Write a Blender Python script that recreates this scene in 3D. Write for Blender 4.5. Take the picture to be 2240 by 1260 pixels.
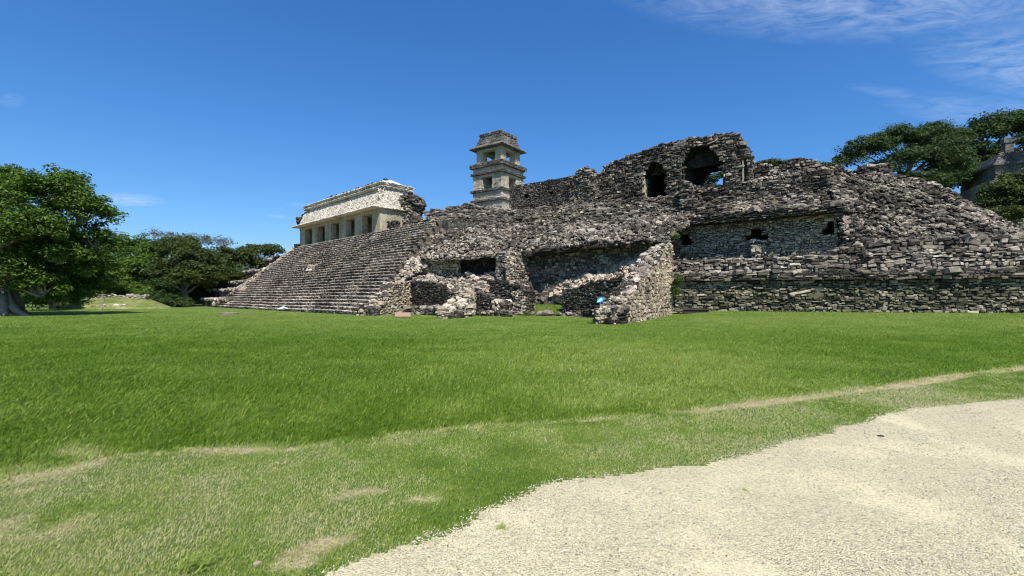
import bpy, math, random
import numpy as np
from mathutils import Vector
for o in list(bpy.data.objects): bpy.data.objects.remove(o, do_unlink=True)
scene = bpy.context.scene; COL = scene.collection
# ------------------------------------------------------------------ camera
EYE = 1.65; F = 1030.0; HY = 650.0
cd = bpy.data.cameras.new('camera'); cam = bpy.data.objects.new('camera', cd); COL.objects.link(cam)
cam.location = (0, 0, EYE); cam.rotation_euler = (math.pi/2, 0, 0)
cd.sensor_width = 36; cd.lens = 36*F/2240; cd.shift_y = (HY-630)/2240
cd.clip_start = .1; cd.clip_end = 6000
scene.camera = cam
scene.cycles.pixel_filter_type = 'BLACKMAN_HARRIS'; scene.cycles.filter_width = 1.1
# ------------------------------------------------------------------ light
SUN_AZ = math.radians(-71)      # direction to the sun, from +X
SUN_EL = math.radians(55)
sd = bpy.data.lights.new('sun', 'SUN'); sun = bpy.data.objects.new('sun', sd); COL.objects.link(sun)
sd.energy = 4.3; sd.angle = math.radians(.53); sd.color = (1, .95, .87)
sdir = Vector((math.cos(SUN_AZ)*math.cos(SUN_EL), math.sin(SUN_AZ)*math.cos(SUN_EL), math.sin(SUN_EL)))
sun.rotation_euler = sdir.to_track_quat('Z', 'Y').to_euler()
scene.view_settings.view_transform = 'Standard'; scene.view_settings.look = 'None'
scene.view_settings.exposure = 0.6; scene.view_settings.gamma = 1
w = bpy.data.worlds.new('World'); scene.world = w; w.use_nodes = True
nt = w.node_tree; nt.nodes.clear()
def nd(t, typ, **k):
    n = t.nodes.new(typ)
    for a, b in k.items(): setattr(n, a, b)
    return n
def mth(t, op, a, b=None, c=None, clamp=False):
    n = nd(t, 'ShaderNodeMath', operation=op, use_clamp=clamp)
    for i, v in enumerate((a, b, c)):
        if v is None: continue
        if isinstance(v, (int, float)): n.inputs[i].default_value = v
        else: t.links.new(v, n.inputs[i])
    return n.outputs[0]
sky = nd(nt, 'ShaderNodeTexSky', sky_type='NISHITA', sun_disc=False)
sky.sun_elevation = SUN_EL; sky.sun_rotation = math.pi/2-SUN_AZ
sky.air_density = 1.15; sky.dust_density = .25; sky.ozone_density = 3.2; sky.altitude = 100
ssep = nd(nt, 'ShaderNodeSeparateColor'); nt.links.new(sky.outputs[0], ssep.inputs[0]); hs = nd(nt, 'ShaderNodeCombineColor')     # clear deep blue tropical air
nt.links.new(mth(nt, 'MULTIPLY', mth(nt, 'POWER', mth(nt, 'MULTIPLY', ssep.outputs[0], .125), 1.26), 4.9), hs.inputs[0])
nt.links.new(mth(nt, 'MULTIPLY', ssep.outputs[1], .81), hs.inputs[1]); nt.links.new(mth(nt, 'MULTIPLY', mth(nt, 'POWER', mth(nt, 'MULTIPLY', ssep.outputs[2], .125), .86), 9.2), hs.inputs[2])
tc = nd(nt, 'ShaderNodeTexCoord'); sp = nd(nt, 'ShaderNodeSeparateXYZ'); nt.links.new(tc.outputs['Generated'], sp.inputs[0])
zz = mth(nt, 'MAXIMUM', sp.outputs[2], .05)
cx_ = mth(nt, 'DIVIDE', sp.outputs[0], zz); cy_ = mth(nt, 'DIVIDE', sp.outputs[1], zz)
cmb = nd(nt, 'ShaderNodeCombineXYZ'); nt.links.new(cx_, cmb.inputs[0]); nt.links.new(cy_, cmb.inputs[1])
def blob(x, y, rx, ry, ang, amp):       # cirrus patch on the cloud layer
    c, s = math.cos(ang), math.sin(ang)
    dx = mth(nt, 'SUBTRACT', cx_, x); dy = mth(nt, 'SUBTRACT', cy_, y)
    u = mth(nt, 'ADD', mth(nt, 'MULTIPLY', dx, c/rx), mth(nt, 'MULTIPLY', dy, s/rx))
    v = mth(nt, 'ADD', mth(nt, 'MULTIPLY', dx, -s/ry), mth(nt, 'MULTIPLY', dy, c/ry))
    r = mth(nt, 'ADD', mth(nt, 'MULTIPLY', u, u), mth(nt, 'MULTIPLY', v, v))
    return mth(nt, 'MULTIPLY', mth(nt, 'SUBTRACT', 1.0, r, clamp=True), amp)
tot = None
for b in [(1.15, 1.45, .95, .42, .1, .95), (2.35, 2.05, .9, .26, .35, .8), (2.7, 2.6, .9, .2, .3, .5), (1.85, 2.3, .3, .06, .3, .3),
          (-3.95, 4.85, .50, .30, -.6, 1.0), (-2.3, 5.1, .16, .14, 0, .35), (-2.9, 5.85, .18, .2, 0, .4), (-2.55, 2.4, .16, .05, -.6, .4)]:
    q = blob(*b); tot = q if tot is None else mth(nt, 'MAXIMUM', tot, q)
mp = nd(nt, 'ShaderNodeMapping'); mp.inputs['Scale'].default_value = (3.2, 7.5, 1); mp.inputs['Rotation'].default_value = (0, 0, -.35)
nt.links.new(cmb.outputs[0], mp.inputs[0])
nz = nd(nt, 'ShaderNodeTexNoise'); nz.inputs['Scale'].default_value = 1.6; nz.inputs['Detail'].default_value = 9; nz.inputs['Roughness'].default_value = .68; nz.inputs['Distortion'].default_value = 1.1
nt.links.new(mp.outputs[0], nz.inputs['Vector'])
cl = mth(nt, 'SUBTRACT', mth(nt, 'MULTIPLY', nz.outputs[0], 1.9), .62, clamp=True)
cl = mth(nt, 'MULTIPLY', mth(nt, 'MULTIPLY', cl, tot), 1.15, clamp=True)
cl = mth(nt, 'MULTIPLY', cl, .6)
mx = nd(nt, 'ShaderNodeMix', data_type='RGBA'); nt.links.new(cl, mx.inputs[0]); nt.links.new(hs.outputs[0], mx.inputs[6]); mx.inputs[7].default_value = (6.2, 7.2, 8.6, 1)
bg = nd(nt, 'ShaderNodeBackground'); bg.inputs[1].default_value = .082; nt.links.new(mx.outputs[2], bg.inputs[0])
wo = nd(nt, 'ShaderNodeOutputWorld'); nt.links.new(bg.outputs[0], wo.inputs[0])
# ------------------------------------------------------------------ helpers
rng = np.random.default_rng(7)
def W(px, py, D): return np.array([(px-1120)/F*D, D, EYE+(HY-py)/F*D])
def PL(px, D): return np.array([(px-1120)/F*D, D])
def Z(py, D): return EYE+(HY-py)/F*D
def unit(v): v = np.asarray(v, float); return v/(np.linalg.norm(v, axis=-1, keepdims=True)+1e-9)
def sstep(a, b, x): t = np.clip((x-a)/(b-a), 0, 1); return t*t*(3-2*t)
def hash2(ix, iy, s):
    h = np.sin(ix*127.1+iy*311.7+s*74.7)*43758.5453; return h-np.floor(h)
def vnoise(x, y, s=0):
    x = np.asarray(x, float); y = np.asarray(y, float)
    ix = np.floor(x); iy = np.floor(y); fx = x-ix; fy = y-iy; fx = fx*fx*(3-2*fx); fy = fy*fy*(3-2*fy)
    return (hash2(ix, iy, s)*(1-fx)+hash2(ix+1, iy, s)*fx)*(1-fy)+(hash2(ix, iy+1, s)*(1-fx)+hash2(ix+1, iy+1, s)*fx)*fy
def fbm(x, y, s=0, o=3):
    return sum(vnoise(x*2**i, y*2**i, s+i*9)*.5**(i+1) for i in range(o))/(1-.5**o)
def tag(o, label=None, cat=None, group=None, kind=None):
    for k, v in (('label', label), ('category', cat), ('group', group), ('kind', kind)):
        if v: o[k] = v
    return o
def thing(name, loc, label, cat, group=None):
    o = bpy.data.objects.new(name, None); COL.objects.link(o); o.location = tuple(float(v) for v in loc); o.empty_display_size = .3
    return tag(o, label, cat, group)
class Acc:
    def __init__(s): s.v = []; s.q = []; s.t = []; s.tint = []; s.n = 0
    def add(s, v, q=None, t=None, tint=.5):
        v = np.asarray(v, float).reshape(-1, 3)
        if q is not None and len(q): s.q.append(np.asarray(q, int).reshape(-1, 4)+s.n)
        if t is not None and len(t): s.t.append(np.asarray(t, int).reshape(-1, 3)+s.n)
        s.v.append(v); s.tint.append(np.broadcast_to(np.asarray(tint, float), (len(v),)).copy()); s.n += len(v)
    def build(s, name, mat, parent=None, smooth=False):
        me = bpy.data.meshes.new(name); v = np.concatenate(s.v) if s.v else np.zeros((0, 3))
        q_ = parent
        while q_ is not None: v = v-np.array(q_.location); q_ = q_.parent
        q = np.concatenate(s.q) if s.q else np.zeros((0, 4), int); t = np.concatenate(s.t) if s.t else np.zeros((0, 3), int)
        me.vertices.add(len(v)); me.vertices.foreach_set('co', v.astype(np.float32).ravel())
        li = np.concatenate([q.ravel(), t.ravel()]); me.loops.add(len(li)); me.loops.foreach_set('vertex_index', li.astype(np.int32))
        st = np.concatenate([np.arange(len(q))*4, len(q)*4+np.arange(len(t))*3]); me.polygons.add(len(st))
        me.polygons.foreach_set('loop_start', st.astype(np.int32))
        me.update(calc_edges=True)
        a = me.attributes.new('tint', 'FLOAT', 'POINT'); a.data.foreach_set('value', np.concatenate(s.tint).astype(np.float32))
        me.polygons.foreach_set('use_smooth', np.full(len(st), bool(smooth)))
        me.materials.append(mat); o = bpy.data.objects.new(name, me); COL.objects.link(o)
        if parent is not None: o.parent = parent
        return o
BOXQ = np.array([[0, 3, 2, 1], [4, 5, 6, 7], [0, 1, 5, 4], [1, 2, 6, 5], [2, 3, 7, 6], [3, 0, 4, 7]])
def prism(a, base4, z0, z1, tint=.5):          # base4 counter-clockwise plan points
    b = np.asarray(base4, float); z0 = np.broadcast_to(z0, (4,)); z1 = np.broadcast_to(z1, (4,))
    v = np.concatenate([np.column_stack([b, z0]), np.column_stack([b, z1])]); a.add(v, BOXQ, tint=tint)
def hexa(a, lo, hi, tint=.5): a.add(np.concatenate([lo, hi]), BOXQ, tint=tint)
def tube(a, pts, rads, n=8, tint=.5, cap=True):
    pts = np.asarray(pts, float); ring = []; d = unit(np.gradient(pts, axis=0)); up = np.array([0, 0, 1.]) if abs(d[0][2]) < .9 else np.array([1., 0, 0])
    for p, dd, r in zip(pts, d, rads):
        x = unit(np.cross(dd, up)); y = np.cross(dd, x); an = np.arange(n)*2*math.pi/n
        ring.append(p+r*(np.cos(an)[:, None]*x+np.sin(an)[:, None]*y))
    v = np.concatenate(ring); q = []
    for i in range(len(pts)-1):
        for j in range(n): q.append([i*n+j, i*n+(j+1) % n, (i+1)*n+(j+1) % n, (i+1)*n+j])
    t = []
    if cap:
        v = np.concatenate([v, [pts[0], pts[-1]]]); k = len(v)-2; e = (len(pts)-1)*n
        for j in range(n): t += [[k, (j+1) % n, j], [k+1, e+j, e+(j+1) % n]]
    a.add(v, q, t, tint)
SQ = np.array([(-1, -1), (1, -1), (1, 1), (-1, 1)], float)*.5
STQ = []
for k in (0, 4):
    for j in range(4): STQ.append([k+j, k+(j+1) % 4, k+4+(j+1) % 4, k+4+j])
STQ += [[8, 9, 10, 11], [3, 2, 1, 0]]; STQ = np.array(STQ)
def stones(a, C, T, U, N, S, tint, inset=.2, jit=.09):
    n = len(C)
    if n == 0: return
    T, U, N = [np.broadcast_to(x, (n, 3)) for x in (T, U, N)]
    L = np.zeros((n, 12, 3))
    for k, (sc, zc) in enumerate(((.9, -.5), (1., .12), (1-inset*1.4, .5))):
        L[:, k*4:k*4+4, :2] = SQ*sc; L[:, k*4:k*4+4, 2] = zc
    L += rng.uniform(-jit, jit, L.shape)
    L[:, 8:, 2] += rng.uniform(-.12, .12, (n, 4))
    L *= S[:, None, :]
    v = C[:, None, :]+L[..., :1]*T[:, None, :]+L[..., 1:2]*U[:, None, :]+L[..., 2:3]*N[:, None, :]
    q = (STQ[None]+(np.arange(n)*12)[:, None, None]).reshape(-1, 4)
    a.add(v.reshape(-1, 3), q, tint=np.repeat(tint, 12))
def courses(a, P00, P10, P01, P11, sh=.22, sl=.4, prot=.1, keep=None, tvar=.5, tbase=.5, jit=.12, outn=None):
    """coursed masonry stones over a bilinear patch; keep(u,v) in metres"""
    sh *= .86; sl *= .86
    P00, P10, P01, P11 = [np.asarray(p, float) for p in (P00, P10, P01, P11)]
    Lu = max(np.linalg.norm(P10-P00), np.linalg.norm(P11-P01)); Lv = max(np.linalg.norm(P01-P00), np.linalg.norm(P11-P10))
    v = 0.; C = []; S = []; UV = []
    while v < Lv:
        h = sh*rng.uniform(.6, 1.5); u = -rng.uniform(0, sl)
        n = int(Lu/(sl*.5))+6; ls = sl*np.exp(rng.normal(0, .45, n)); e = u+np.cumsum(ls); c = e-ls/2; k = (c > 0) & (c < Lu); c = c[k]; ls = ls[k]
        vv = np.full(len(c), v+h/2)+rng.normal(0, sh*.13, len(c)); hh = np.full(len(c), h)*rng.uniform(.7, 1.15, len(c)); bigk = rng.random(len(c)) < .06; hh = hh*np.where(bigk, 1.7, 1); ls = ls*np.where(bigk, 1.35, 1); UV.append(np.column_stack([c, vv+rng.normal(0, h*.10, len(c))])); S.append(np.column_stack([ls, hh]))
        v += h
    if not UV: return
    UV = np.concatenate(UV); S = np.concatenate(S)
    if keep is not None:
        k = keep(UV[:, 0], UV[:, 1]); UV = UV[k]; S = S[k]
    if len(UV) == 0: return
    fu = (UV[:, 0]/Lu)[:, None]; fv = np.clip(UV[:, 1]/Lv, 0, 1)[:, None]
    P = (P00*(1-fu)+P10*fu)*(1-fv)+(P01*(1-fu)+P11*fu)*fv
    T = unit((P10-P00)*(1-fv)+(P11-P01)*fv); U = unit((P01-P00)*(1-fu)+(P11-P10)*fu); N = unit(np.cross(T, U))
    if outn is not None and np.dot(N[0], outn) < 0: N = -N
    n = len(P); pr = prot*rng.uniform(.15, 1.6, n); pr[rng.random(n) < .04] *= 1.8
    S3 = np.column_stack([S[:, 0]*.97, S[:, 1]*.97, np.full(n, .25)])
    # a little random tilt
    tl = jit/.12; ang = rng.normal(0, .11*tl, (n, 1)); T2 = unit(T+U*ang+N*rng.normal(0, .10*tl, (n, 1))); U2 = unit(U-T*ang+N*rng.normal(0, .14*tl, (n, 1))); N2 = unit(np.cross(T2, U2)); N2 *= np.sign((N2*N).sum(1, keepdims=True))
    stones(a, P+N*(pr-.125)[:, None], T2, U2, N2, S3, np.clip(rng.normal(tbase, tvar*.5, n), 0, 1), jit=jit)
def rubble(a, G, dens=7., size=.3, flat=.6, tbase=.5, up=.5, tvar=.25, layer=.0, k_=.57):
    dens = dens/k_**2; size = size*k_
    """loose stones over a control grid G[r][c] of world points"""
    G = np.asarray(G, float); R, Cn = G.shape[:2]
    for r in range(R-1):
        for c in range(Cn-1):
            p = G[r:r+2, c:c+2]; ar = (np.linalg.norm(np.cross(p[0, 1]-p[0, 0], p[1, 0]-p[0, 0]))+np.linalg.norm(np.cross(p[0, 1]-p[1, 1], p[1, 0]-p[1, 1])))/2
            n = rng.poisson(ar*dens)
            if n == 0: continue
            u = rng.random((n, 1)); v = rng.random((n, 1)); P = (p[0, 0]*(1-u)+p[0, 1]*u)*(1-v)+(p[1, 0]*(1-u)+p[1, 1]*u)*v
            Nn = unit(np.cross(p[0, 1]-p[0, 0], p[1, 0]-p[0, 0])); Nn = Nn if Nn[1] < 0 or Nn[2] > .5 else -Nn
            if Nn[2] < 0: Nn = -Nn
            P = P+Nn*((fbm(P[:, 0]*.9+P[:, 2], P[:, 1]*.9, 3)-.5)*.7+rng.uniform(-.05, .08, n))[:, None]
            zax = unit(Nn*(1-up)+np.array([0, 0, 1.])*up+rng.normal(0, .28*(1-layer), (n, 3)))
            tx = unit(np.cross(zax, rng.normal(0, 1, (n, 3)))) if layer < .5 else unit(np.cross(zax, Nn+rng.normal(0, .25, (n, 3))))
            ty = np.cross(zax, tx); s = size*np.exp(rng.normal(0, .42, n))
            S = np.column_stack([s*rng.uniform(.8, 1.5, n), s*rng.uniform(.7, 1.15, n), s*flat*rng.uniform(.6, 1.3, n)])
            stones(a, P, tx, ty, zax, S, np.clip(rng.normal(tbase, tvar, n), 0, 1), inset=.25, jit=.12)
def sheet(a, G, sub=6, amp=.25, off=-.12, tint=.3):
    """the packed surface beneath loose stones"""
    G = np.asarray(G, float); R, Cn = G.shape[:2]; nr = (R-1)*sub+1; nc = (Cn-1)*sub+1
    rr = np.linspace(0, R-1, nr); cc = np.linspace(0, Cn-1, nc); r0 = np.minimum(rr.astype(int), R-2); c0 = np.minimum(cc.astype(int), Cn-2); fr = (rr-r0)[:, None, None]; fc = (cc-c0)[None, :, None]
    A = G[r0][:, c0]; B = G[r0][:, c0+1]; C = G[r0+1][:, c0]; D = G[r0+1][:, c0+1]
    P = (A*(1-fc)+B*fc)*(1-fr)+(C*(1-fc)+D*fc)*fr
    P[..., 2] += off+amp*(fbm(P[..., 0]*.9+P[..., 2], P[..., 1]*.9, 3)-.5)*2
    idx = np.arange(nr*nc).reshape(nr, nc); q = np.stack([idx[:-1, :-1], idx[:-1, 1:], idx[1:, 1:], idx[1:, :-1]], -1).reshape(-1, 4)
    a.add(P.reshape(-1, 3), q, tint=tint)
def pip(x, y, poly):
    ins = np.zeros(np.shape(x), bool); n = len(poly)
    for i in range(n):
        x0, y0 = poly[i]; x1, y1 = poly[(i+1) % n]
        if y0 == y1: continue
        c = ((y0 > y) != (y1 > y)) & (x < (x1-x0)*(y-y0)/(y1-y0)+x0); ins ^= c
    return ins
def hit(A, B, px):
    """where the sight line of pixel column px meets plan line A-B: metres from A, point"""
    A = np.asarray(A, float); d = unit(np.asarray(B, float)-A); k = (px-1120)/F
    u = (k*A[1]-A[0])/(d[0]-k*d[1]); return u, A+d*u
def toUZ(A, B, poly): 
    out = []
    for px, py in poly:
        u, p = hit(A, B, px); out.append((u, Z(py, p[1])))
    return out
def wall(a, A, B, z0, top, thick=1., holes=(), cell=.22, rag=.18, sh=.22, sl=.38, prot=.09, core=None, tb=.5, tv=.5, back=False, ends=True, capn=1., jit=.12, right=True):
    """A->B plan line as seen with the face on the right-hand side of A->B; top: list of (u,z); stones on face, top and ends; core in its own mesh"""
    A = np.asarray(A, float); B = np.asarray(B, float); L = np.linalg.norm(B-A); d = (B-A)/L; nrm = np.array([d[1], -d[0]]) if right else np.array([-d[1], d[0]])
    tu = [t[0] for t in top]; tz = [t[1] for t in top]; z0u = z0 if callable(z0) else (lambda u: np.full(np.shape(u), float(z0)))
    if tu[0] > tu[-1]: tu = tu[::-1]; tz = tz[::-1]
    sd_ = rng.uniform(0, 99)
    topf = lambda u: np.interp(u, tu, tz)+(fbm(np.asarray(u)*1.6, sd_, 5)-.5)*2*rag
    def solid(u, z):
        k = (z > z0u(u)-.3) & (z < topf(u)) & (u > 0) & (u < L)
        for h in holes: k &= ~pip(u, z, h)
        return k
    core = core or a
    nu = max(1, int(L/cell)); us = (np.arange(nu)+.5)*L/nu; du = L/nu
    for u in us:
        zt = float(topf(u)); zb = float(z0u(u)); nz_ = max(1, int((zt-zb)/cell)); zs = np.linspace(zb, zt, nz_+1); zc = (zs[:-1]+zs[1:])/2
        k = np.ones(nz_, bool)
        for h in holes: k &= ~pip(np.full(nz_, u), zc, h)
        i = 0
        while i < nz_:
            if k[i]:
                j = i
                while j+1 < nz_ and k[j+1]: j += 1
                p0 = A+d*(u-du/2*1.002); p1 = A+d*(u+du/2*1.002); b4 = [p0, p1, p1-nrm*thick, p0-nrm*thick]
                if not right: b4 = b4[::-1]
                prism(core, b4, zs[i], zs[j+1], .3); i = j+1
            else: i += 1
    N3 = np.array([nrm[0], nrm[1], 0]); zmin = float(np.min(z0u(np.linspace(0, L, 9)))); zmax = float(max(tz))+rag
    P = lambda u, z, o=0: np.array([*(A+d*u-nrm*o), z])
    courses(a, P(0, zmin), P(L, zmin), P(0, zmax), P(L, zmax), sh, sl, prot, keep=lambda u, v: solid(u, zmin+v) & (zmin+v > z0u(u)-.1), tbase=tb, tvar=tv, jit=jit, outn=N3)
    if back: courses(a, P(0, zmin, thick), P(L, zmin, thick), P(0, zmax, thick), P(L, zmax, thick), sh*1.2, sl*1.2, prot, keep=lambda u, v: solid(u, zmin+v), tbase=tb, tvar=tv, outn=-N3)
    if ends:
        for uu, sg in ((0, -1), (L, 1)):
            zt = float(topf(min(max(uu, .05), L-.05)))
            if zt-zmin > .15: courses(a, P(uu, zmin), P(uu, zmin, thick), P(uu, zt), P(uu, zt, thick), sh, sl, prot*.8, tbase=tb+.05, tvar=tv, outn=sg*np.array([d[0], d[1], 0]))
    n = int(L*thick*9*capn)     # loose stones along the top
    if n:
        u = rng.uniform(0, L, n); o = rng.uniform(0, thick, n); C = np.column_stack([A[0]+d[0]*u-nrm[0]*o, A[1]+d[1]*u-nrm[1]*o, topf(u)+rng.uniform(-.06, .1, n)])
        zax = unit(np.array([0, 0, 1.])+rng.normal(0, .15, (n, 3))); tx = unit(np.cross(zax, rng.normal(0, 1, (n, 3)))); s = sl*.75*np.exp(rng.normal(0, .35, n))
        stones(a, C, tx, np.cross(zax, tx), zax, np.column_stack([s*1.2, s, s*.55]), np.clip(rng.normal(tb+.08, tv*.5, n), 0, 1), inset=.25, jit=.12)
    return P, topf
# ------------------------------------------------------------------ materials
def newmat(name, rough=.9):
    m = bpy.data.materials.new(name); m.use_nodes = True; t = m.node_tree; b = t.nodes['Principled BSDF']; b.inputs['Roughness'].default_value = rough
    b.inputs['Specular IOR Level'].default_value = .2
    return m, t, b
def noise(t, scale, detail=4, rough=.6, vec=None, sc=None, dist=0):
    n = nd(t, 'ShaderNodeTexNoise'); n.inputs['Scale'].default_value = scale; n.inputs['Detail'].default_value = detail; n.inputs['Roughness'].default_value = rough; n.inputs['Distortion'].default_value = dist
    g = nd(t, 'ShaderNodeNewGeometry'); v = g.outputs['Position']
    if sc:
        m_ = nd(t, 'ShaderNodeMapping'); m_.inputs['Scale'].default_value = sc; t.links.new(v, m_.inputs[0]); v = m_.outputs[0]
    t.links.new(v, n.inputs['Vector']); return n.outputs[0]
def ramp(t, val, stops, wm=1.):
    r = nd(t, 'ShaderNodeValToRGB'); e = r.color_ramp.elements
    while len(e) < len(stops): e.new(.5)
    for el, (p, c) in zip(e, stops): el.position = p; el.color = (c[0]*wm, c[1], c[2]/wm, 1)
    t.links.new(val, r.inputs[0]); return r.outputs[0]
def attr(t, n='tint'): a = nd(t, 'ShaderNodeAttribute'); a.attribute_name = n; return a.outputs['Fac']
def bump(t, b, h, strength=.6, dist=.05):
    n = nd(t, 'ShaderNodeBump'); n.inputs['Strength'].default_value = strength; n.inputs['Distance'].default_value = dist; t.links.new(h, n.inputs['Height']); t.links.new(n.outputs[0], b.inputs['Normal'])
def mixc(t, fac, a, b_):
    m_ = nd(t, 'ShaderNodeMix', data_type='RGBA')
    for i, v in ((0, fac), (6, a), (7, b_)):
        if isinstance(v, (int, float)): m_.inputs[i].default_value = v
        elif isinstance(v, tuple): m_.inputs[i].default_value = (*v, 1)
        else: t.links.new(v, m_.inputs[i])
    return m_.outputs[2]
def stone_mat(name, stops, wt=.50, wl=.85, ws=.45, bias=-.355, moss=0., big=.25):
    m, t, b = newmat(name, .95)
    n1 = noise(t, big, 5, .6, sc=(1, 1, 1.6)); n2 = noise(t, 5, 5, .7)
    v = mth(t, 'ADD', mth(t, 'MULTIPLY', attr(t), wt), mth(t, 'MULTIPLY', n1, wl)); v = mth(t, 'ADD', v, mth(t, 'MULTIPLY', n2, ws)); v = mth(t, 'ADD', v, bias, clamp=True)
    c = ramp(t, v, stops, 1.07)
    if moss:
        n3 = noise(t, .8, 4, .6); k = mth(t, 'MULTIPLY', mth(t, 'SUBTRACT', n3, .55, clamp=True), moss, clamp=True); c = mixc(t, k, c, (.05, .075, .018))
    t.links.new(c, b.inputs['Base Color']); bump(t, b, noise(t, 9, 6, .7), .7, .06); return m
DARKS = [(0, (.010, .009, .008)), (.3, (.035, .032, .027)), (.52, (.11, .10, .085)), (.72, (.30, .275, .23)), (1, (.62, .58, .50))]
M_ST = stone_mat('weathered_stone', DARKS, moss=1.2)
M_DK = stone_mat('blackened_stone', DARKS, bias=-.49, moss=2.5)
M_LT = stone_mat('pale_stone', [(0, (.03, .027, .022)), (.3, (.12, .105, .08)), (.55, (.33, .29, .22)), (.8, (.52, .46, .36)), (1, (.70, .65, .55))], bias=-.32)  # paleness also stands in for sunlight on sun-facing sides
M_WIN = stone_mat('grey_green_stone', [(0, (.02, .019, .015)), (.3, (.09, .086, .062)), (.55, (.235, .222, .165)), (.8, (.43, .40, .305)), (1, (.6, .57, .47))], bias=-.30, moss=.6)
M_BASE = stone_mat('mossy_base_stone', [(0, (.012, .012, .009)), (.3, (.055, .054, .038)), (.55, (.16, .155, .11)), (.8, (.36, .34, .26)), (1, (.55, .52, .42))], bias=-.36, moss=2.)
M_PINK = stone_mat('terrace_stone', [(0, (.012, .010, .008)), (.3, (.045, .039, .033)), (.52, (.13, .115, .095)), (.75, (.36, .325, .275)), (1, (.66, .61, .54))], bias=-.31, wt=.5)
def core_mat(name, lo, hi):
    m, t, b = newmat(name, .97); g = nd(t, 'ShaderNodeNewGeometry'); mp_ = nd(t, 'ShaderNodeMapping'); mp_.inputs['Scale'].default_value = (2.6, 2.6, 4.8)
    t.links.new(g.outputs['Position'], mp_.inputs[0]); vo = nd(t, 'ShaderNodeTexVoronoi'); vo.inputs['Scale'].default_value = 1.25; t.links.new(mp_.outputs[0], vo.inputs['Vector'])
    ve = nd(t, 'ShaderNodeTexVoronoi', feature='DISTANCE_TO_EDGE'); ve.inputs['Scale'].default_value = 1.25; t.links.new(mp_.outputs[0], ve.inputs['Vector'])
    sp_ = nd(t, 'ShaderNodeSeparateColor'); t.links.new(vo.outputs['Color'], sp_.inputs[0])
    v = mth(t, 'ADD', mth(t, 'MULTIPLY', sp_.outputs[0], .45), mth(t, 'MULTIPLY', noise(t, .4, 5), .6)); v = mth(t, 'ADD', v, mth(t, 'MULTIPLY', noise(t, 6, 5, .7), .4)); v = mth(t, 'SUBTRACT', v, .25, clamp=True)
    c = ramp(t, v, [(0, lo), (.45, tuple((a+2*b2)/3*.45 for a, b2 in zip(lo, hi))), (1, hi)])
    e = mth(t, 'MULTIPLY', ve.outputs[0], 12, clamp=True); c = mixc(t, e, lo, c); t.links.new(c, b.inputs['Base Color'])
    bump(t, b, mth(t, 'ADD', e, mth(t, 'MULTIPLY', noise(t, 9, 5, .7), .6)), .8, .08); return m
M_CORE = core_mat('mortar_and_rubble', (.015, .013, .011), (.30, .27, .22))
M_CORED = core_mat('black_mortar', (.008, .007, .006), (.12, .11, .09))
def stucco(name, hi, mid, lo, relief=.06, bscale=5., stain=.5):
    m, t, b = newmat(name, .9)
    n1 = noise(t, .55, 6, .65, sc=(1, 1, .35)); n2 = noise(t, 3.2, 6, .72); n3 = noise(t, bscale, 5, .7, dist=.8)
    v = mth(t, 'ADD', mth(t, 'MULTIPLY', n1, .55), mth(t, 'MULTIPLY', n2, .6)); v = mth(t, 'ADD', v, mth(t, 'MULTIPLY', n3, .35)); v = mth(t, 'SUBTRACT', v, stain, clamp=True)
    c = ramp(t, v, [(0, lo), (.13, mid), (.30, hi), (1, tuple(min(1, x*1.1) for x in hi))]); t.links.new(c, b.inputs['Base Color'])
    bump(t, b, n3, .9, relief); return m
M_WH = stucco('white_stucco', (.74, .67, .55), (.46, .41, .32), (.09, .08, .06), .22, 3.6, .545)
M_CAP = stucco('bleached_roof_stucco', (.66, .63, .56), (.50, .47, .40), (.2, .18, .15), .08, 3, .50)
M_PIER = stucco('yellowed_stucco', (.50, .44, .32), (.32, .27, .18), (.09, .08, .06), .08, 5, .56)
M_TOW = stucco('tower_masonry', (.68, .60, .45), (.42, .365, .265), (.06, .052, .042), .18, 4.2, .55)
M_TROOF = stucco('grey_tower_roof', (.30, .275, .24), (.13, .12, .10), (.025, .022, .018), .2, 4, .60)
def flatmat(name, col, rough=.6, var=.15, scale=8):
    m, t, b = newmat(name, rough); n = noise(t, scale, 4); c = mixc(t, mth(t, 'MULTIPLY', n, 1.), tuple(x*(1-var) for x in col), tuple(min(1, x*(1+var)) for x in col)); t.links.new(c, b.inputs['Base Color']); bump(t, b, n, .15, .01); return m
def leaf_mat(name, lo, hi, trans=.35):
    m, t, b = newmat(name, .55); c = ramp(t, mth(t, 'ADD', mth(t, 'MULTIPLY', attr(t), .75), mth(t, 'MULTIPLY', noise(t, .5, 3), .3), clamp=True), [(0.05, lo), (1, hi)])
    t.links.new(c, b.inputs['Base Color']); b.inputs['Specular IOR Level'].default_value = .3
    tr = nd(t, 'ShaderNodeBsdfTranslucent'); t.links.new(c, tr.inputs[0]); ms = nd(t, 'ShaderNodeMixShader'); ms.inputs[0].default_value = trans
    out = t.nodes['Material Output']; t.links.new(b.outputs[0], ms.inputs[1]); t.links.new(tr.outputs[0], ms.inputs[2]); t.links.new(ms.outputs[0], out.inputs[0]); return m
M_TEMPLE = stucco('dark_temple_stone', (.22, .205, .175), (.11, .10, .09), (.02, .018, .015), .2, 3, .58)
M_BARK = stucco('pale_bark', (.30, .26, .20), (.19, .165, .125), (.07, .06, .045), .08, 6, .48)
M_BARKD = stucco('brown_bark', (.16, .12, .085), (.10, .08, .055), (.04, .03, .02), .06, 6, .5)
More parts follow.
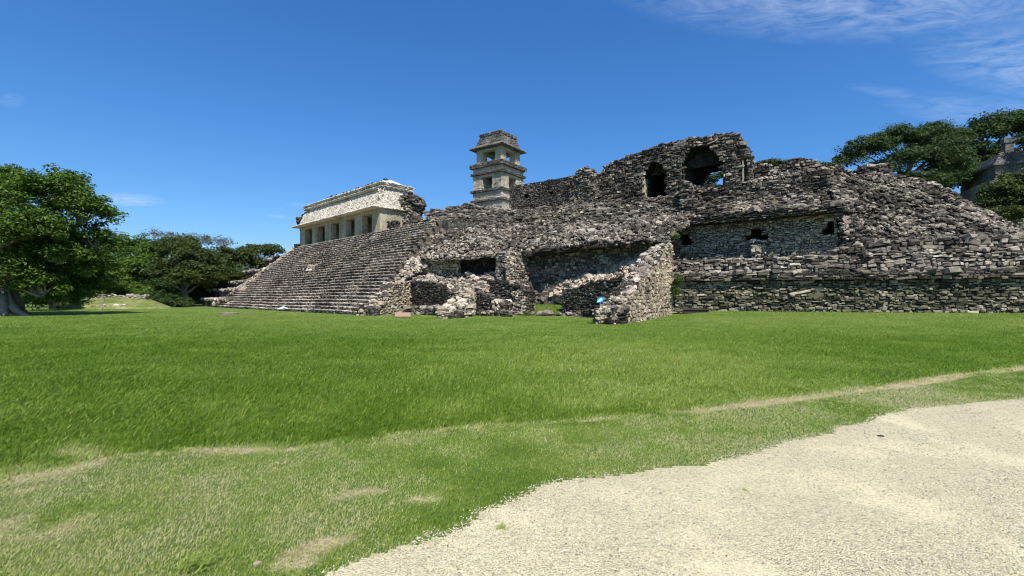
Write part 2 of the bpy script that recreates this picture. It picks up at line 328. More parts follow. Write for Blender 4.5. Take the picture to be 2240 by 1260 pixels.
# ------------------------------------------------------------------ ground
LW0 = np.array([13.1, 37.9]); LW1 = np.array([34.4, 31.6]); LWd = unit(LW1-LW0); LWn = np.array([LWd[1], -LWd[0]])   # lower right wall line, outward normal
def ground_z(x, y):
    x = np.asarray(x, float); y = np.asarray(y, float)
    d = (x-LW0[0])*LWn[0]+(y-LW0[1])*LWn[1]
    e = .55*(1-sstep(0, 9, d))*sstep(5.5, 12.5, x+(y-28)*-.42)
    far = 1-sstep(60, 120, np.hypot(x, y))
    return e*far*(1-sstep(60, 70, x))+(fbm(x*.35, y*.35, 11)-.5)*.05*sstep(3, 8, np.hypot(x, y))
def gpx(poly): return [(float((x-1120)/F*(EYE*F/(y-HY))), float(EYE*F/(y-HY))) for x, y in poly]
GRAV = gpx([(680, 1262), (770, 1225), (860, 1190), (960, 1158), (1080, 1110), (1180, 1075), (1235, 1052), (1400, 1036), (1560, 1012), (1680, 985), (1760, 960), (1850, 935), (1930, 905), (2010, 893), (2120, 884), (2240, 868)])
GRAV = [(-.6, -1.5), (-1.1, 2.2)]+GRAV+[(13, 8.9), (30, 13), (60, 20), (60, -30), (-.6, -30)]
TRACK = gpx([(-300, 1110), (0, 1048), (120, 1030), (260, 1000), (420, 985), (620, 985), (760, 965), (880, 950), (1000, 938), (1180, 927), (1400, 912), (1560, 897), (1700, 879), (1850, 858), (1960, 843), (2100, 822), (2240, 806), (2600, 770)])
def dist_poly(x, y, pts, closed=False):
    d = np.full(np.shape(x), 1e9); n = len(pts)
    for i in range(n if closed else n-1):
        x0, y0 = pts[i]; x1, y1 = pts[(i+1) % n]; L2 = (x1-x0)**2+(y1-y0)**2; t = np.clip(((x-x0)*(x1-x0)+(y-y0)*(y1-y0))/L2, 0, 1)
        d = np.minimum(d, np.hypot(x-x0-t*(x1-x0), y-y0-t*(y1-y0)))
    return d
def grav_sd(x, y):      # positive inside the gravel
    d = dist_poly(x, y, GRAV, True); s = np.where(pip(x, y, GRAV), d, -d); return s+(fbm(x*2.2, y*2.2, 31, 4)-.5)*.28
DIRTP = gpx([(60, 1040)])+gpx([(30, 1160)])+gpx([(860, 1085)])+gpx([(700, 1215)])+gpx([(1250, 1068)])+gpx([(150, 990)])
def dirt_amt(x, y):
    x = np.asarray(x, float); y = np.asarray(y, float)
    d = dist_poly(x, y, TRACK); wv = .05+.10*fbm(x*.5, y*.5, 41)+.018*np.maximum(y-6, 0)
    a = (1-sstep(wv*.5, wv*1.8, d))*sstep(.22, .66, fbm(x*1.1, y*1.1, 43, 2)*.5+fbm(x*9, y*9, 44, 3)*.5+.14*sstep(1, 5, x))*(.55+.25*sstep(1, 5, x))
    b = .5*sstep(.62, .76, fbm(x*2.3, y*2.3, 47, 4))*(grav_sd(x, y) < 0)*sstep(-2.5, -.3, -dist_poly(x, y, TRACK))*.7*(y < 9)
    for (cx, cy), r in zip(DIRTP, (.26, .20, .15, .10, .12, .2)): b = np.maximum(b, .5*(1-sstep(r*.0, r*1.8, np.hypot((x-cx)*.45, y-cy)+(fbm(x*5, y*5, 3, 4)-.5)*.9)))
    return np.clip(np.maximum(a, b)*(.55+.9*fbm(x*11, y*11, 49, 3)), 0, 1)
def near_side(x, y):    # 1 between the track and the gravel: the worn verge
    yt = np.interp(x, [p[0] for p in TRACK], [p[1] for p in TRACK]); return 1-sstep(-.25, .25, y-yt+(fbm(x*1.7, y*1.7, 61)-.5)*.6)
def axis(lim, near, step, g):
    v = [0.]
    while v[-1] < lim: v.append(v[-1]+max(step, (v[-1]-near)*g))
    return np.array(v)
ax = axis(2600, 8, .16, .06); xs = np.concatenate([-ax[:0:-1], ax]); ys = np.concatenate([-axis(60, 1, .8, .2)[:0:-1], axis(2600, 10, .16, .05)])
X, Y = np.meshgrid(xs, ys); Zg = ground_z(X, Y)
a = Acc(); idx = np.arange(X.size).reshape(X.shape); a.add(np.stack([X, Y, Zg], -1).reshape(-1, 3), np.stack([idx[:-1, :-1], idx[:-1, 1:], idx[1:, 1:], idx[1:, :-1]], -1).reshape(-1, 4), tint=dirt_amt(X.ravel(), Y.ravel()))
M_GND, t, b = newmat('lawn_soil', .95)
n1 = noise(t, .25, 4); n2 = noise(t, 2.5, 5, .65); n3 = noise(t, 30, 4, .7)
gsum = mth(t, 'ADD', mth(t, 'MULTIPLY', n1, .45), mth(t, 'ADD', mth(t, 'MULTIPLY', n2, .35), mth(t, 'MULTIPLY', n3, .35)))
grc = ramp(t, gsum, [(.35, (.045, .08, .010)), (.55, (.09, .145, .022)), (.75, (.18, .21, .055))])
drc = ramp(t, mth(t, 'ADD', mth(t, 'MULTIPLY', n2, .5), mth(t, 'MULTIPLY', n3, .5)), [(.3, (.22, .165, .085)), (.7, (.54, .45, .27))])
k = mth(t, 'ADD', attr(t), mth(t, 'MULTIPLY', mth(t, 'SUBTRACT', n3, .5), .9)); k = mth(t, 'MULTIPLY', mth(t, 'SUBTRACT', k, .25), 3, clamp=True)
t.links.new(mixc(t, k, grc, drc), b.inputs['Base Color']); bump(t, b, n3, .8, .03)
tag(a.build('lawn_ground', M_GND, None, True), kind='structure')
# gravel path
a = Acc(); gx = np.linspace(-1.7, 12.5, 285); gy = np.linspace(-1.5, 11, 250); GX, GY = np.meshgrid(gx, gy); sdv = grav_sd(GX, GY)
idx = np.arange(GX.size).reshape(GX.shape); q = np.stack([idx[:-1, :-1], idx[:-1, 1:], idx[1:, 1:], idx[1:, :-1]], -1).reshape(-1, 4); kq = (sdv.ravel()[q] > 0).all(1)
GZ = ground_z(GX, GY)+.008+(fbm(GX*8, GY*8, 71)-.5)*.006
a.add(np.stack([GX, GY, GZ], -1).reshape(-1, 3), q[kq])
gx = np.linspace(12.5, 45, 66); gy = np.linspace(-12, 16, 57); GX, GY = np.meshgrid(gx, gy); idx = np.arange(GX.size).reshape(GX.shape); q = np.stack([idx[:-1, :-1], idx[:-1, 1:], idx[1:, 1:], idx[1:, :-1]], -1).reshape(-1, 4); kq = (grav_sd(GX, GY).ravel()[q] > 0).all(1)
a.add(np.stack([GX, GY, ground_z(GX, GY)+.03], -1).reshape(-1, 3), q[kq])
M_GRAV, t, b = newmat('cream_gravel', .95)
def vor(t, s):
    g = nd(t, 'ShaderNodeNewGeometry'); v = nd(t, 'ShaderNodeTexVoronoi'); v.inputs['Scale'].default_value = s; v.inputs['Randomness'].default_value = 1; t.links.new(g.outputs['Position'], v.inputs['Vector']); return v
v1 = vor(t, 85); sc_ = nd(t, 'ShaderNodeSeparateColor'); t.links.new(v1.outputs['Color'], sc_.inputs[0])
n1 = noise(t, 1.1, 5, .6); n2 = noise(t, 60, 4, .8)
dusty = mth(t, 'MULTIPLY', mth(t, 'SUBTRACT', n1, .50), 5, clamp=True)
cst = ramp(t, mth(t, 'ADD', mth(t, 'MULTIPLY', sc_.outputs[0], .6), mth(t, 'MULTIPLY', n2, .4)), [(.12, (.22, .19, .12)), (.32, (.48, .42, .27)), (.6, (.64, .57, .355)), (.9, (.72, .65, .43))])
t.links.new(mixc(t, mth(t, 'MULTIPLY', dusty, .45), cst, (.63, .54, .34)), b.inputs['Base Color'])
hgt = mth(t, 'SUBTRACT', 1.0, mth(t, 'MULTIPLY', v1.outputs['Distance'], 1.4)); hgt = mth(t, 'MULTIPLY', hgt, mth(t, 'SUBTRACT', 1.0, mth(t, 'MULTIPLY', dusty, .8))); bump(t, b, hgt, .9, .012)
tag(a.build('gravel_path', M_GRAV, None, True), kind='structure')
# loose pebbles
def octs(a, C, S, tint):
    n = len(C); d = np.array([(1, 0, 0), (0, 1, 0), (-1, 0, 0), (0, -1, 0), (0, 0, 1), (0, 0, -1)], float); L = d[None]*S[:, None, :]*rng.uniform(.7, 1.2, (n, 6, 1))+rng.normal(0, .18, (n, 6, 3))*S[:, None, :]
    an = rng.uniform(0, 6.28, n); c, s = np.cos(an)[:, None], np.sin(an)[:, None]; L = np.stack([L[..., 0]*c-L[..., 1]*s, L[..., 0]*s+L[..., 1]*c, L[..., 2]], -1)
    T = np.array([[0, 1, 4], [1, 2, 4], [2, 3, 4], [3, 0, 4], [1, 0, 5], [2, 1, 5], [3, 2, 5], [0, 3, 5]]); a.add((C[:, None]+L).reshape(-1, 3), None, (T[None]+(np.arange(n)*6)[:, None, None]).reshape(-1, 3), np.repeat(tint, 6))
def trap(n, d0, d1, pw=1., wid=1.25):       # random ground points in front of the camera, denser near by
    u = rng.random(n); e = 2-pw*2+1e-3; y = (d0**e+u*(d1**e-d0**e))**(1/e); x = rng.uniform(-1, 1, n)*y*1.0875*wid; return x, y
a = Acc(); x, y = trap(420000, 2.3, 15, .7); k = grav_sd(x, y) > -.01-.035*np.abs(rng.normal(0, 1, len(x))); x = x[k]; y = y[k]
dn = fbm(x*1.1+5, y*1.1, 77); k = rng.random(len(x)) < sstep(.62, .38, dn)*.8+.2; x = x[k]; y = y[k]
s = rng.uniform(.0024, .0056, len(x))*(1+.06*y)*np.where(rng.random(len(x)) < .04, 1.7, 1)
octs(a, np.column_stack([x, y, ground_z(x, y)+.009+s*.35]), np.column_stack([s*1.2, s*.95, s*.75]), rng.random(len(x)))
M_PEB, t, b = newmat('pebbles', .9); t.links.new(ramp(t, attr(t), [(0, (.14, .13, .11)), (.10, (.38, .34, .26)), (.5, (.60, .54, .37)), (1, (.74, .68, .49))]), b.inputs['Base Color'])
tag(a.build('gravel', M_PEB), 'loose cream pebbles scattered over the gravel path', 'gravel', kind='stuff')
# grass
def blades(a, x, y, ln, wd, tint, lean=.6, seg=True):
    n = len(x); z = ground_z(x, y); an = rng.uniform(0, 6.283, n); la = rng.normal(.45, .9, n); lx = np.cos(la)*lean*ln*rng.uniform(.3, 1.3, n); ly = np.sin(la)*lean*ln*rng.uniform(.3, 1.3, n)
    wx = np.cos(an)*wd; wy = np.sin(an)*wd; h = ln*rng.uniform(.55, 1, n)
    b0 = np.stack([x-wx, y-wy, z-.004], -1); b1 = np.stack([x+wx, y+wy, z-.004], -1); tip = np.stack([x+lx, y+ly, z+h*.8], -1)
    if seg:
        m0 = np.stack([x-wx*.8+lx*.35, y-wy*.8+ly*.35, z+h*.55], -1); m1 = np.stack([x+wx*.8+lx*.35, y+wy*.8+ly*.35, z+h*.55], -1)
        v = np.stack([b0, b1, m1, m0, tip], 1).reshape(-1, 3); T = np.array([[0, 1, 2], [0, 2, 3], [3, 2, 4]]); a.add(v, None, (T[None]+(np.arange(n)*5)[:, None, None]).reshape(-1, 3), np.repeat(tint, 5))
    else:
        v = np.stack([b0, b1, tip], 1).reshape(-1, 3); a.add(v, None, (np.array([[0, 1, 2]])[None]+(np.arange(n)*3)[:, None, None]).reshape(-1, 3), np.repeat(tint, 3))
# plan outlines the lawn must stay out of (filled in as walls are laid out)
a = Acc()
for n, d0, d1, wd, ln, seg in ((420000, 2.2, 9, .0026, .052, True), (480000, 5, 22, .0050, .07, True), (480000, 12, 64, .011, .085, False)):
    x, y = trap(n, d0, d1, .75 if d1 < 25 else .85); k = rng.random(n) < (sstep(d0*.9, d0*1.6, y) if d0 > 3 else 1)*(1-sstep(d1*.6, d1, y)*(d1 < 60)); x = x[k]; y = y[k]; g = grav_sd(x, y); di = dirt_amt(x, y); k = (g < .02+.05*fbm(x*9, y*9, 5)+rng.normal(0, .05, len(x))) & (rng.random(len(x)) > di*.8); x = x[k]; y = y[k]; di = di[k]; ns = near_side(x, y)
    pat = fbm(x*.6, y*.6, 81); dry = np.clip(ns*(.42+1.7*(pat-.48)+.9*(fbm(x*2.6, y*2.6, 82)-.5))+di*.6+rng.normal(0, .10, len(x))+(rng.random(len(x)) < .05+.2*ns)*.35+.16*sstep(18, 60, y)*sstep(4, -8, x)+.22*(fbm(x*.16, y*.16, 87)-.45)+.32*np.exp(-((x-3)/4.5)**2)*sstep(5, 8, y)*sstep(22, 12, y)+.16*sstep(14, 30, y), 0, 1)
    lush = (1-ns)*(.55+.9*fbm(x*.8, y*.8, 83)); dry = np.clip(dry+.35*(1-ns)*(fbm(x*1.1+9, y*1.1, 84)-.5), 0, 1); L = ln*(.5+.65*lush)*rng.uniform(.5, 1.35, len(x))
    kk = (((x-LW0[0])*LWn[0]+(y-LW0[1])*LWn[1]) > .1) | (x < 9)
    blades(a, x[kk], y[kk], L[kk], (wd*rng.uniform(.6, 1.4, len(x))*(1+np.maximum(y-d0, 0)/d1))[kk], (dry*.55+.45*rng.random(len(x))*(.45+dry*.5))[kk], .8, seg)
M_GR, t, b = newmat('grass_blades', .6); c = ramp(t, attr(t), [(0, (.060, .130, .005)), (.2, (.175, .28, .024)), (.42, (.35, .43, .10)), (.62, (.49, .48, .21)), (1, (.62, .53, .33))]); t.links.new(c, b.inputs['Base Color'])
tr = nd(t, 'ShaderNodeBsdfTranslucent'); t.links.new(c, tr.inputs[0]); ms = nd(t, 'ShaderNodeMixShader'); ms.inputs[0].default_value = .4; out = t.nodes['Material Output']; t.links.new(b.outputs[0], ms.inputs[1]); t.links.new(tr.outputs[0], ms.inputs[2]); t.links.new(ms.outputs[0], out.inputs[0])
tag(a.build('grass', M_GR), 'green lawn grass covering the plaza, drier beside the gravel', 'grass', kind='stuff')
# ------------------------------------------------------------------ palace platform and west staircase
SB = np.array([-13.6, 42.5]); sa = unit(np.array([-.71, .704])); sb = unit(np.array([.704, .71]))
def SP(s, b, z): p = SB+sa*s+sb*b; return np.array([p[0], p[1], z])
NS = 29; H = 10.2; RISE = H/NS; RUN = 11.1/NS
root = thing('stone_staircase', SP(25, 0, 0), 'wide grey stone staircase of many low steps climbing to the white pillared gallery', 'staircase')
sag = lambda s: (fbm(np.asarray(s)*.12, 4.2, 5)-.5)*.22
def right_end(i): return 0.+3.2*i/NS+[0, .3, -.2, .5][i % 4]*.6
def left_end(i): return 49-5.8*i/NS+[0, .5, .2, .7][i % 4]*.5
for i in range(NS):
    a = Acc(); s0 = right_end(i); s1 = left_end(i); z0 = i*RISE; z1 = z0+RISE; b0 = i*RUN
    nseg = 24; ss = np.linspace(s0, s1, nseg+1)
    for k in range(nseg):
        dz0, dz1 = sag(ss[k]), sag(ss[k+1]); lo = [SP(ss[k+1], b0, z0-.5+dz1), SP(ss[k], b0, z0-.5+dz0), SP(ss[k], b0+RUN+.3, z0-.5+dz0), SP(ss[k+1], b0+RUN+.3, z0-.5+dz1)]
        hi = [p+np.array([0, 0, RISE+.45]) for p in lo]; hexa(a, lo, hi, .3)
    n = int((s1-s0)/.30); e = np.linspace(s0, s1, n)+rng.normal(0, .06, n)
    for row, (zc, hh, tb, po) in enumerate(((z0+.06, .14, .30, 0), (z0+.185, .13, .42, .02), (z1-.04, .085, .80, .07))):  # top row tinted pale as a sunlit edge, rows below darker
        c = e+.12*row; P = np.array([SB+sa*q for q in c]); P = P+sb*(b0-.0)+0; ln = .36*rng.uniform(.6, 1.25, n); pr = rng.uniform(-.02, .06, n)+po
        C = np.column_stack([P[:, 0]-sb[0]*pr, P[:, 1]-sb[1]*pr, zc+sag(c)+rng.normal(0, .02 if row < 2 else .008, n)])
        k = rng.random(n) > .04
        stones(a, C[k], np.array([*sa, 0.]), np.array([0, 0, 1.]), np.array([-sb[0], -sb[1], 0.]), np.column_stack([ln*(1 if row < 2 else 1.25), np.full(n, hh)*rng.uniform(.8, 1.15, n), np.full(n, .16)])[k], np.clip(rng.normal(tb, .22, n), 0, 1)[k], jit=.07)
    # edging slabs of the tread, tinted paler to look sunlit
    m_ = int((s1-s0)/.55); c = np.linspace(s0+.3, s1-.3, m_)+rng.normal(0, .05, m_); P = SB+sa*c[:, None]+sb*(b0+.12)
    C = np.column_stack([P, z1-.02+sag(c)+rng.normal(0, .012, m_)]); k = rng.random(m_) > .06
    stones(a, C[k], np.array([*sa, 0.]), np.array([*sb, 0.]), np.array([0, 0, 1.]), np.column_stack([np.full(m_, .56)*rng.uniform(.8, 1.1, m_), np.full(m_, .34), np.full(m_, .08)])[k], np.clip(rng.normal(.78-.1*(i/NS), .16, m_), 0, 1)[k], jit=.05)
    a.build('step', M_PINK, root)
# small altar block with a dark slot half way up the stairs
bq = 5.3; sq = 24.5; a = Acc()
lo = [SP(sq+2.3, bq-.2, 4.3), SP(sq, bq-.2, 4.3), SP(sq, bq+1.6, 4.3), SP(sq+2.3, bq+1.6, 4.3)]; hexa(a, lo, [p+np.array([0, 0, 1.75]) for p in lo], .2)
courses(a, SP(sq+2.3, bq-.2, 4.3), SP(sq, bq-.2, 4.3), SP(sq+2.3, bq-.2, 6.), SP(sq, bq-.2, 6.), .25, .4, .07, keep=lambda u, v: ~((u > .9) & (u < 1.4) & (v > .2) & (v < 1.3)), tbase=.35, outn=np.array([-sb[0], -sb[1], 0]))
courses(a, SP(sq, bq-.2, 4.3), SP(sq, bq+1.6, 4.3), SP(sq, bq-.2, 6.), SP(sq, bq+1.6, 6.), .25, .4, .07, tbase=.6, outn=np.array([-sa[0], -sa[1], 0]))
a.build('niche_block', M_PINK, root)
# platform body and north tiers
plat = thing('palace_platform', SP(20, 20, 0), 'stepped stone platform carrying the palace, its tiers showing left of the staircase', 'platform')
a = Acc(); prism(a, [SP(43, 11.3, 0)[:2], SP(2, 11.3, 0)[:2], SP(-12, 45, 0)[:2], SP(50, 45, 0)[:2]], 0, H-.03, .3)
a.build('fill', M_CORE, plat)
a = Acc(); G = [[SP(s, 11.0+j*1.2, H+.0) for s in (44, 30, 16, 3)] for j in range(3)]; rubble(a, G, 5, .3, .3, .6, 1); a.build('terrace_paving', M_PINK, plat)
tiers = [(.6, 0, 1.3, 60.5), (2.9, 1.3, 2.95, 62.5), (5, 2.95, 4.4, 63), (7.8, 4.4, 6.5, 61.5), (10.6, 6.5, 8.8, 58.5)]
for b0, z0, z1, se in tiers:
    a = Acc(); sn = 44.; A_ = SP(se, b0, 0)[:2]; B_ = SP(sn, b0, 0)[:2]
    prism(a, [A_, B_, SP(sn, b0+14, 0)[:2], SP(se-3, b0+14, 0)[:2]], z0-.3, z1-.02, .3)
    wall(a, A_, B_, z0, [(0, z1-.3), (se-sn, z1-.3)], .8, rag=.04, sh=.24, sl=.4, tb=.45, capn=.2)
    A2 = SP(se+.3, b0-.35, 0)[:2]; B2 = SP(sn, b0-.35, 0)[:2]; wall(a, A2, B2, z1-.32, [(0, z1), (se-sn+.3, z1)], 1.2, rag=.05, sh=.15, sl=.5, prot=.05, tb=.55, capn=2, jit=.06)
    # north return
    courses(a, SP(se, b0, z0), SP(se-1, b0+5, z0), SP(se, b0, z1), SP(se-1, b0+5, z1), .24, .4, .08, tbase=.5, outn=np.array([-1., 0, 0]))
    a.build('tier', M_PINK, plat)
a = Acc(); G = []
for b0, sl_, sr_ in ((-.3, 53.5, 47.6), (2.8, 53, 46.4), (5.6, 51.5, 45), (8.6, 49, 43.4), (11.3, 46.8, 42.2)): G.append([SP(sl_, b0+1.5, max(0, b0*.918)-.3), SP((sl_+sr_)/2, b0+.2, max(0, b0*.918)+.25), SP(sr_, b0, max(0, b0*.918)+.45)])
sheet(a, G, 8, .2); rubble(a, G, 8, .34, .55, .66, .5); a.build('rubble_slope', M_PINK, plat)
for px, py, D, s in ((652, 541, 80.5, .9), (645, 545, 80.5, .6), (606, 562, 82, .7)):
    a = Acc(); C = W(px, py, D); n = 14; P = C+rng.normal(0, s*.35, (n, 3)); z = unit(rng.normal(0, 1, (n, 3))); tx = unit(np.cross(z, rng.normal(0, 1, (n, 3)))); stones(a, P, tx, np.cross(z, tx), z, rng.uniform(.4, .9, (n, 3))*s*.8, rng.uniform(0, .5, n)); a.build('broken_masonry', M_DK, plat)
# iron posts on the bottom steps
M_POST = flatmat('weathered_iron', (.06, .055, .05), .6)
for k, (px, nm) in enumerate(((486, 'thin iron post standing near the left foot of the staircase'), (564, 'thin iron post on the lowest stairs above the round slab'), (658, 'thin iron post on the lowest stairs beside the white sign'))):
    s = 0
    for s in np.linspace(0, 49, 300):
        p = SP(s, -.35, 0)
        if abs((p[0]/p[1])*F+1120-px) < 1: break
    t_ = thing('iron_post', p, nm, 'post', 'thin posts along the foot of the stairs')
    a = Acc(); tube(a, [p, p+np.array([0, 0, 1.])], [.025, .022], 8); a.build('rod', M_POST, t_); a = Acc(); tube(a, [p+np.array([0, 0, 1.]), p+np.array([0, 0, 1.06])], [.04, .035], 8); a.build('cap', M_POST, t_)
# ------------------------------------------------------------------ pillared gallery on top of the stairs
HC = np.array([-17.4, 62.0]); hd = unit(np.array([-18.7, 18.0])); hp = np.array([hd[1], -hd[0]])*-1   # along the front, inward
if hp[1] < 0: hp = -hp
hp = np.array([-hp[0], hp[1]]) if hp[0] < 0 else hp
def HP(s, b, z): p = HC+hd*s+hp*b; return np.array([p[0], p[1], z])
HL = 25.8; gal = thing('pillared_gallery', HP(HL/2, 3, H), 'white stuccoed gallery with square pillars and sloping roof at the head of the stairs', 'temple')
def box(a, s0, s1, b0, b1, z0, z1, tint=.5, f=HP): lo = [f(s1, b0, z0), f(s0, b0, z0), f(s0, b1, z0), f(s1, b1, z0)]; hi = [f(s1, b0, z1), f(s0, b0, z1), f(s0, b1, z1), f(s1, b1, z1)]; hexa(a, lo, hi, tint)
PT = 13.35
pw = 2.05; gp = (HL-6*pw)/5
for i in range(6):
    a = Acc(); s0 = i*(pw+gp); box(a, s0, s0+pw, 0, .9, H-.1, PT); o = a.build('pillar', M_PIER, gal)
a = Acc(); box(a, .05, HL-.05, 4.0, 4.6, H, PT); a.build('inner_wall', M_PIER, gal)
for s0 in (0, HL-.8): a = Acc(); box(a, s0+(.003 if s0 else -.003), s0+(.803 if s0 else .797), .9, 3.99, H, PT); a.build('side_wall', M_PIER, gal)
a = Acc(); box(a, -.02, .7, 4.0, 4.9, H, PT+.01); a.build('end_wall', M_PIER, gal)
a = Acc(); box(a, -.15, HL+.1, -.25, 5.5, H-.2, H+.06); a.build('plinth', M_PIER, gal)
a = Acc(); box(a, -.05, HL+.05, -.05, 3.7, PT-.45, PT+.02); a.build('lintel', M_PIER, gal)
def frustum(a, s0, s1, b0, b1, z0, S0, S1, B0, B1, z1, f=HP, tint=.5, sub=1):
    hexa(a, [f(s1, b0, z0), f(s0, b0, z0), f(s0, b1, z0), f(s1, b1, z0)], [f(S1, B0, z1), f(S0, B0, z1), f(S0, B1, z1), f(S1, B1, z1)], tint)
BW = 5.8
a = Acc(); frustum(a, -.3, HL+.9, -1.0, BW, PT+.03, -.35, HL+.95, -1.05, BW, PT+.13); frustum(a, -.35, HL+.95, -1.05, BW, PT+.13, -.25, HL+.2, -.2, BW, PT+.62); 
n = 130; s = np.linspace(-.3, HL+.8, n); C = np.array([HP(q, -1.0+rng.uniform(-.05, .08), PT+.13+rng.uniform(-.04, .05)) for q in s]); stones(a, C, np.array([*hd, 0.]), np.array([*hp, 0.]), np.array([0, 0, 1.]), np.column_stack([np.full(n, .24), np.full(n, .3), np.full(n, .1)])*rng.uniform(.8, 1.2, (n, 1)), rng.random(n), jit=.1)
n = 30; b_ = np.linspace(-.9, 4.2, n); C = np.array([HP(-.3+rng.uniform(-.05, .05), q, PT+.13+rng.uniform(-.04, .05)) for q in b_]); stones(a, C, np.array([*hd, 0.]), np.array([*hp, 0.]), np.array([0, 0, 1.]), np.column_stack([np.full(n, .3), np.full(n, .24), np.full(n, .1)])*rng.uniform(.8, 1.2, (n, 1)), rng.random(n), jit=.1)
a.build('eave', M_WH, gal)
a = Acc(); frustum(a, -.15, HL+.1, -.1, BW, PT+.5, .55, HL-.7, .85, BW-.6, 16.3)
def relief(s0, s1, b0, z0, S0, S1, B0, z1, n, front=True):      # stucco figures carved on the sloping panels
    u = rng.random(n); v = rng.uniform(.06, .94, n)
    if front: P = np.array([HP(s0+(s1-s0)*x, b0+(B0-b0)*y, z0+(z1-z0)*y) for x, y in zip(u, v)]); T = np.array([*hd, 0.]); 
    else: P = np.array([HP(b0+(B0-b0)*y, s0+(s1-s0)*x, z0+(z1-z0)*y) for x, y in zip(u, v)]); T = np.array([*hp, 0.])
    U = unit(HP(0, B0-b0, z1-z0)-HP(0, 0, 0)) if front else unit(HP(B0-b0, 0, z1-z0)-HP(0, 0, 0)); N = unit(np.cross(T, U)); N = N if N[1] < 0 else -N
    an = rng.uniform(0, 3.14, (n, 1)); T2 = T*np.cos(an)+U*np.sin(an); U2 = -T*np.sin(an)+U*np.cos(an)
    S = np.column_stack([rng.uniform(.12, .6, n), rng.uniform(.08, .25, n), rng.uniform(.05, .16, n)]); stones(a, P, T2, U2, N, S, rng.random(n), inset=.3, jit=.15)
relief(0, HL, -.12, PT+.55, .6, HL-.6, .82, 16.2, 1500); relief(0, 5.4, -.17, PT+.55, .6, 5, .53, 16.2, 260, False)
a.build('frieze', M_WH, gal)
a = Acc(); box(a, .25, HL-.4, .5, BW-.3, 16.28, 16.5); box(a, .45, HL-.6, .72, BW-.5, 16.5, 16.72); box(a, .2, HL-.35, .45, BW-.25, 16.72, 16.98); 
for z_, o_ in ((16.5, .25), (16.98, .2)):
    n = 110; q = np.linspace(o_, HL-.4, n); C = np.array([HP(x, o_+.22+rng.uniform(-.05, .03), z_+rng.uniform(-.04, .03)) for x in q]); stones(a, C, np.array([*hd, 0.]), np.array([*hp, 0.]), np.array([0, 0, 1.]), np.column_stack([np.full(n, .26), np.full(n, .22), np.full(n, .11)])*rng.uniform(.7, 1.3, (n, 1)), rng.random(n), jit=.14)
    n = 26; q = np.linspace(.5, 5.3, n); C = np.array([HP(o_+rng.uniform(-.05, .03), x, z_+rng.uniform(-.04, .03)) for x in q]); stones(a, C, np.array([*hd, 0.]), np.array([*hp, 0.]), np.array([0, 0, 1.]), np.column_stack([np.full(n, .22), np.full(n, .26), np.full(n, .11)])*rng.uniform(.7, 1.3, (n, 1)), rng.random(n), jit=.14)
a.build('cornice', M_WH, gal)
# rounded white roof cap
a = Acc(); ns, nb = 40, 12; V = []
for i in range(ns+1):
    for j in range(nb+1):
        fs = i/ns; fb = j/nb; s = .5+fs*(HL-1.2); b_ = .8+fb*(BW-1.4); h = 1.15*math.sin(math.pi*fb)**.7*(min(1, fs*ns/3.2, (1-fs)*ns/3.2))**.6; V.append(HP(s, b_, 16.9+h))
idx = np.arange((ns+1)*(nb+1)).reshape(ns+1, nb+1); a.add(V, np.stack([idx[:-1, :-1], idx[:-1, 1:], idx[1:, 1:], idx[1:, :-1]], -1).reshape(-1, 4)); a.build('roof_cap', M_CAP, gal, True)
for s in np.arange(1.6, 21, .42):
    if rng.random() < .62:
        a = Acc(); n = 5; C = HP(s, BW/2-.6, 17.83)+rng.normal(0, .10, (n, 3)); z = unit(np.array([0, 0, 1.])+rng.normal(0, .3, (n, 3))); tx = unit(np.cross(z, rng.normal(0, 1, (n, 3)))); stones(a, C, tx, np.cross(z, tx), z, rng.uniform(.12, .3, (n, 3)), rng.uniform(.1, .6, n)); a.build('roof_comb_stub', M_DK, gal)
a = Acc()     # dark broken knob at the far end and torn vault at the near end
C = HP(HL+.4, .6, 14.7)+rng.normal(0, .35, (30, 3)); z = unit(rng.normal(0, 1, (30, 3))); tx = unit(np.cross(z, rng.normal(0, 1, (30, 3)))); stones(a, C, tx, np.cross(z, tx), z, rng.uniform(.3, .7, (30, 3)), rng.uniform(0, .4, 30))
a.build('broken_knob', M_DK, gal)
a = Acc(); n = 900
for _ in range(1):
    cpt = W(893, 452, 66.5); P = cpt+unit(rng.normal(0, 1, (n, 3)))*rng.uniform(.75, 1, (n, 1))*np.array([2.4, 2.3, 1.8]); P = P[(P[:, 2] > cpt[2]-1.2)]; P[:, 0] -= (P[:, 2] < cpt[2])*.3
    z = unit(np.array([0, 0, 1.])+rng.normal(0, .25, P.shape)); tx = unit(np.cross(z, rng.normal(0, 1, P.shape))); stones(a, P, tx, np.cross(z, tx), z, np.column_stack([rng.uniform(.3, .8, len(P)), rng.uniform(.3, .6, len(P)), rng.uniform(.12, .3, len(P))]), np.clip(rng.normal(.42, .25, len(P)), 0, 1))
u8, v8 = np.meshgrid(np.linspace(0, 2*math.pi, 17), np.linspace(-1.1, math.pi/2, 9)); V = cpt+np.stack([np.cos(u8)*np.cos(v8)*2.0, np.sin(u8)*np.cos(v8)*2.0, np.sin(v8)*1.6], -1); idx = np.arange(V[..., 0].size).reshape(u8.shape); a.add(V.reshape(-1, 3), np.stack([idx[:-1, :-1], idx[:-1, 1:], idx[1:, 1:], idx[1:, :-1]], -1).reshape(-1, 4), tint=.25)
a.build('torn_vault', M_ST, gal)
a = Acc(); wall(a, PL(868, 65.2), PL(936, 62), H-.3, [(0, 13.6), (1.5, 13.9), (2.6, 13.2), (4.6, 11.6)], 1.6, rag=.3, tb=.55); a.build('stump_wall', M_ST, gal)
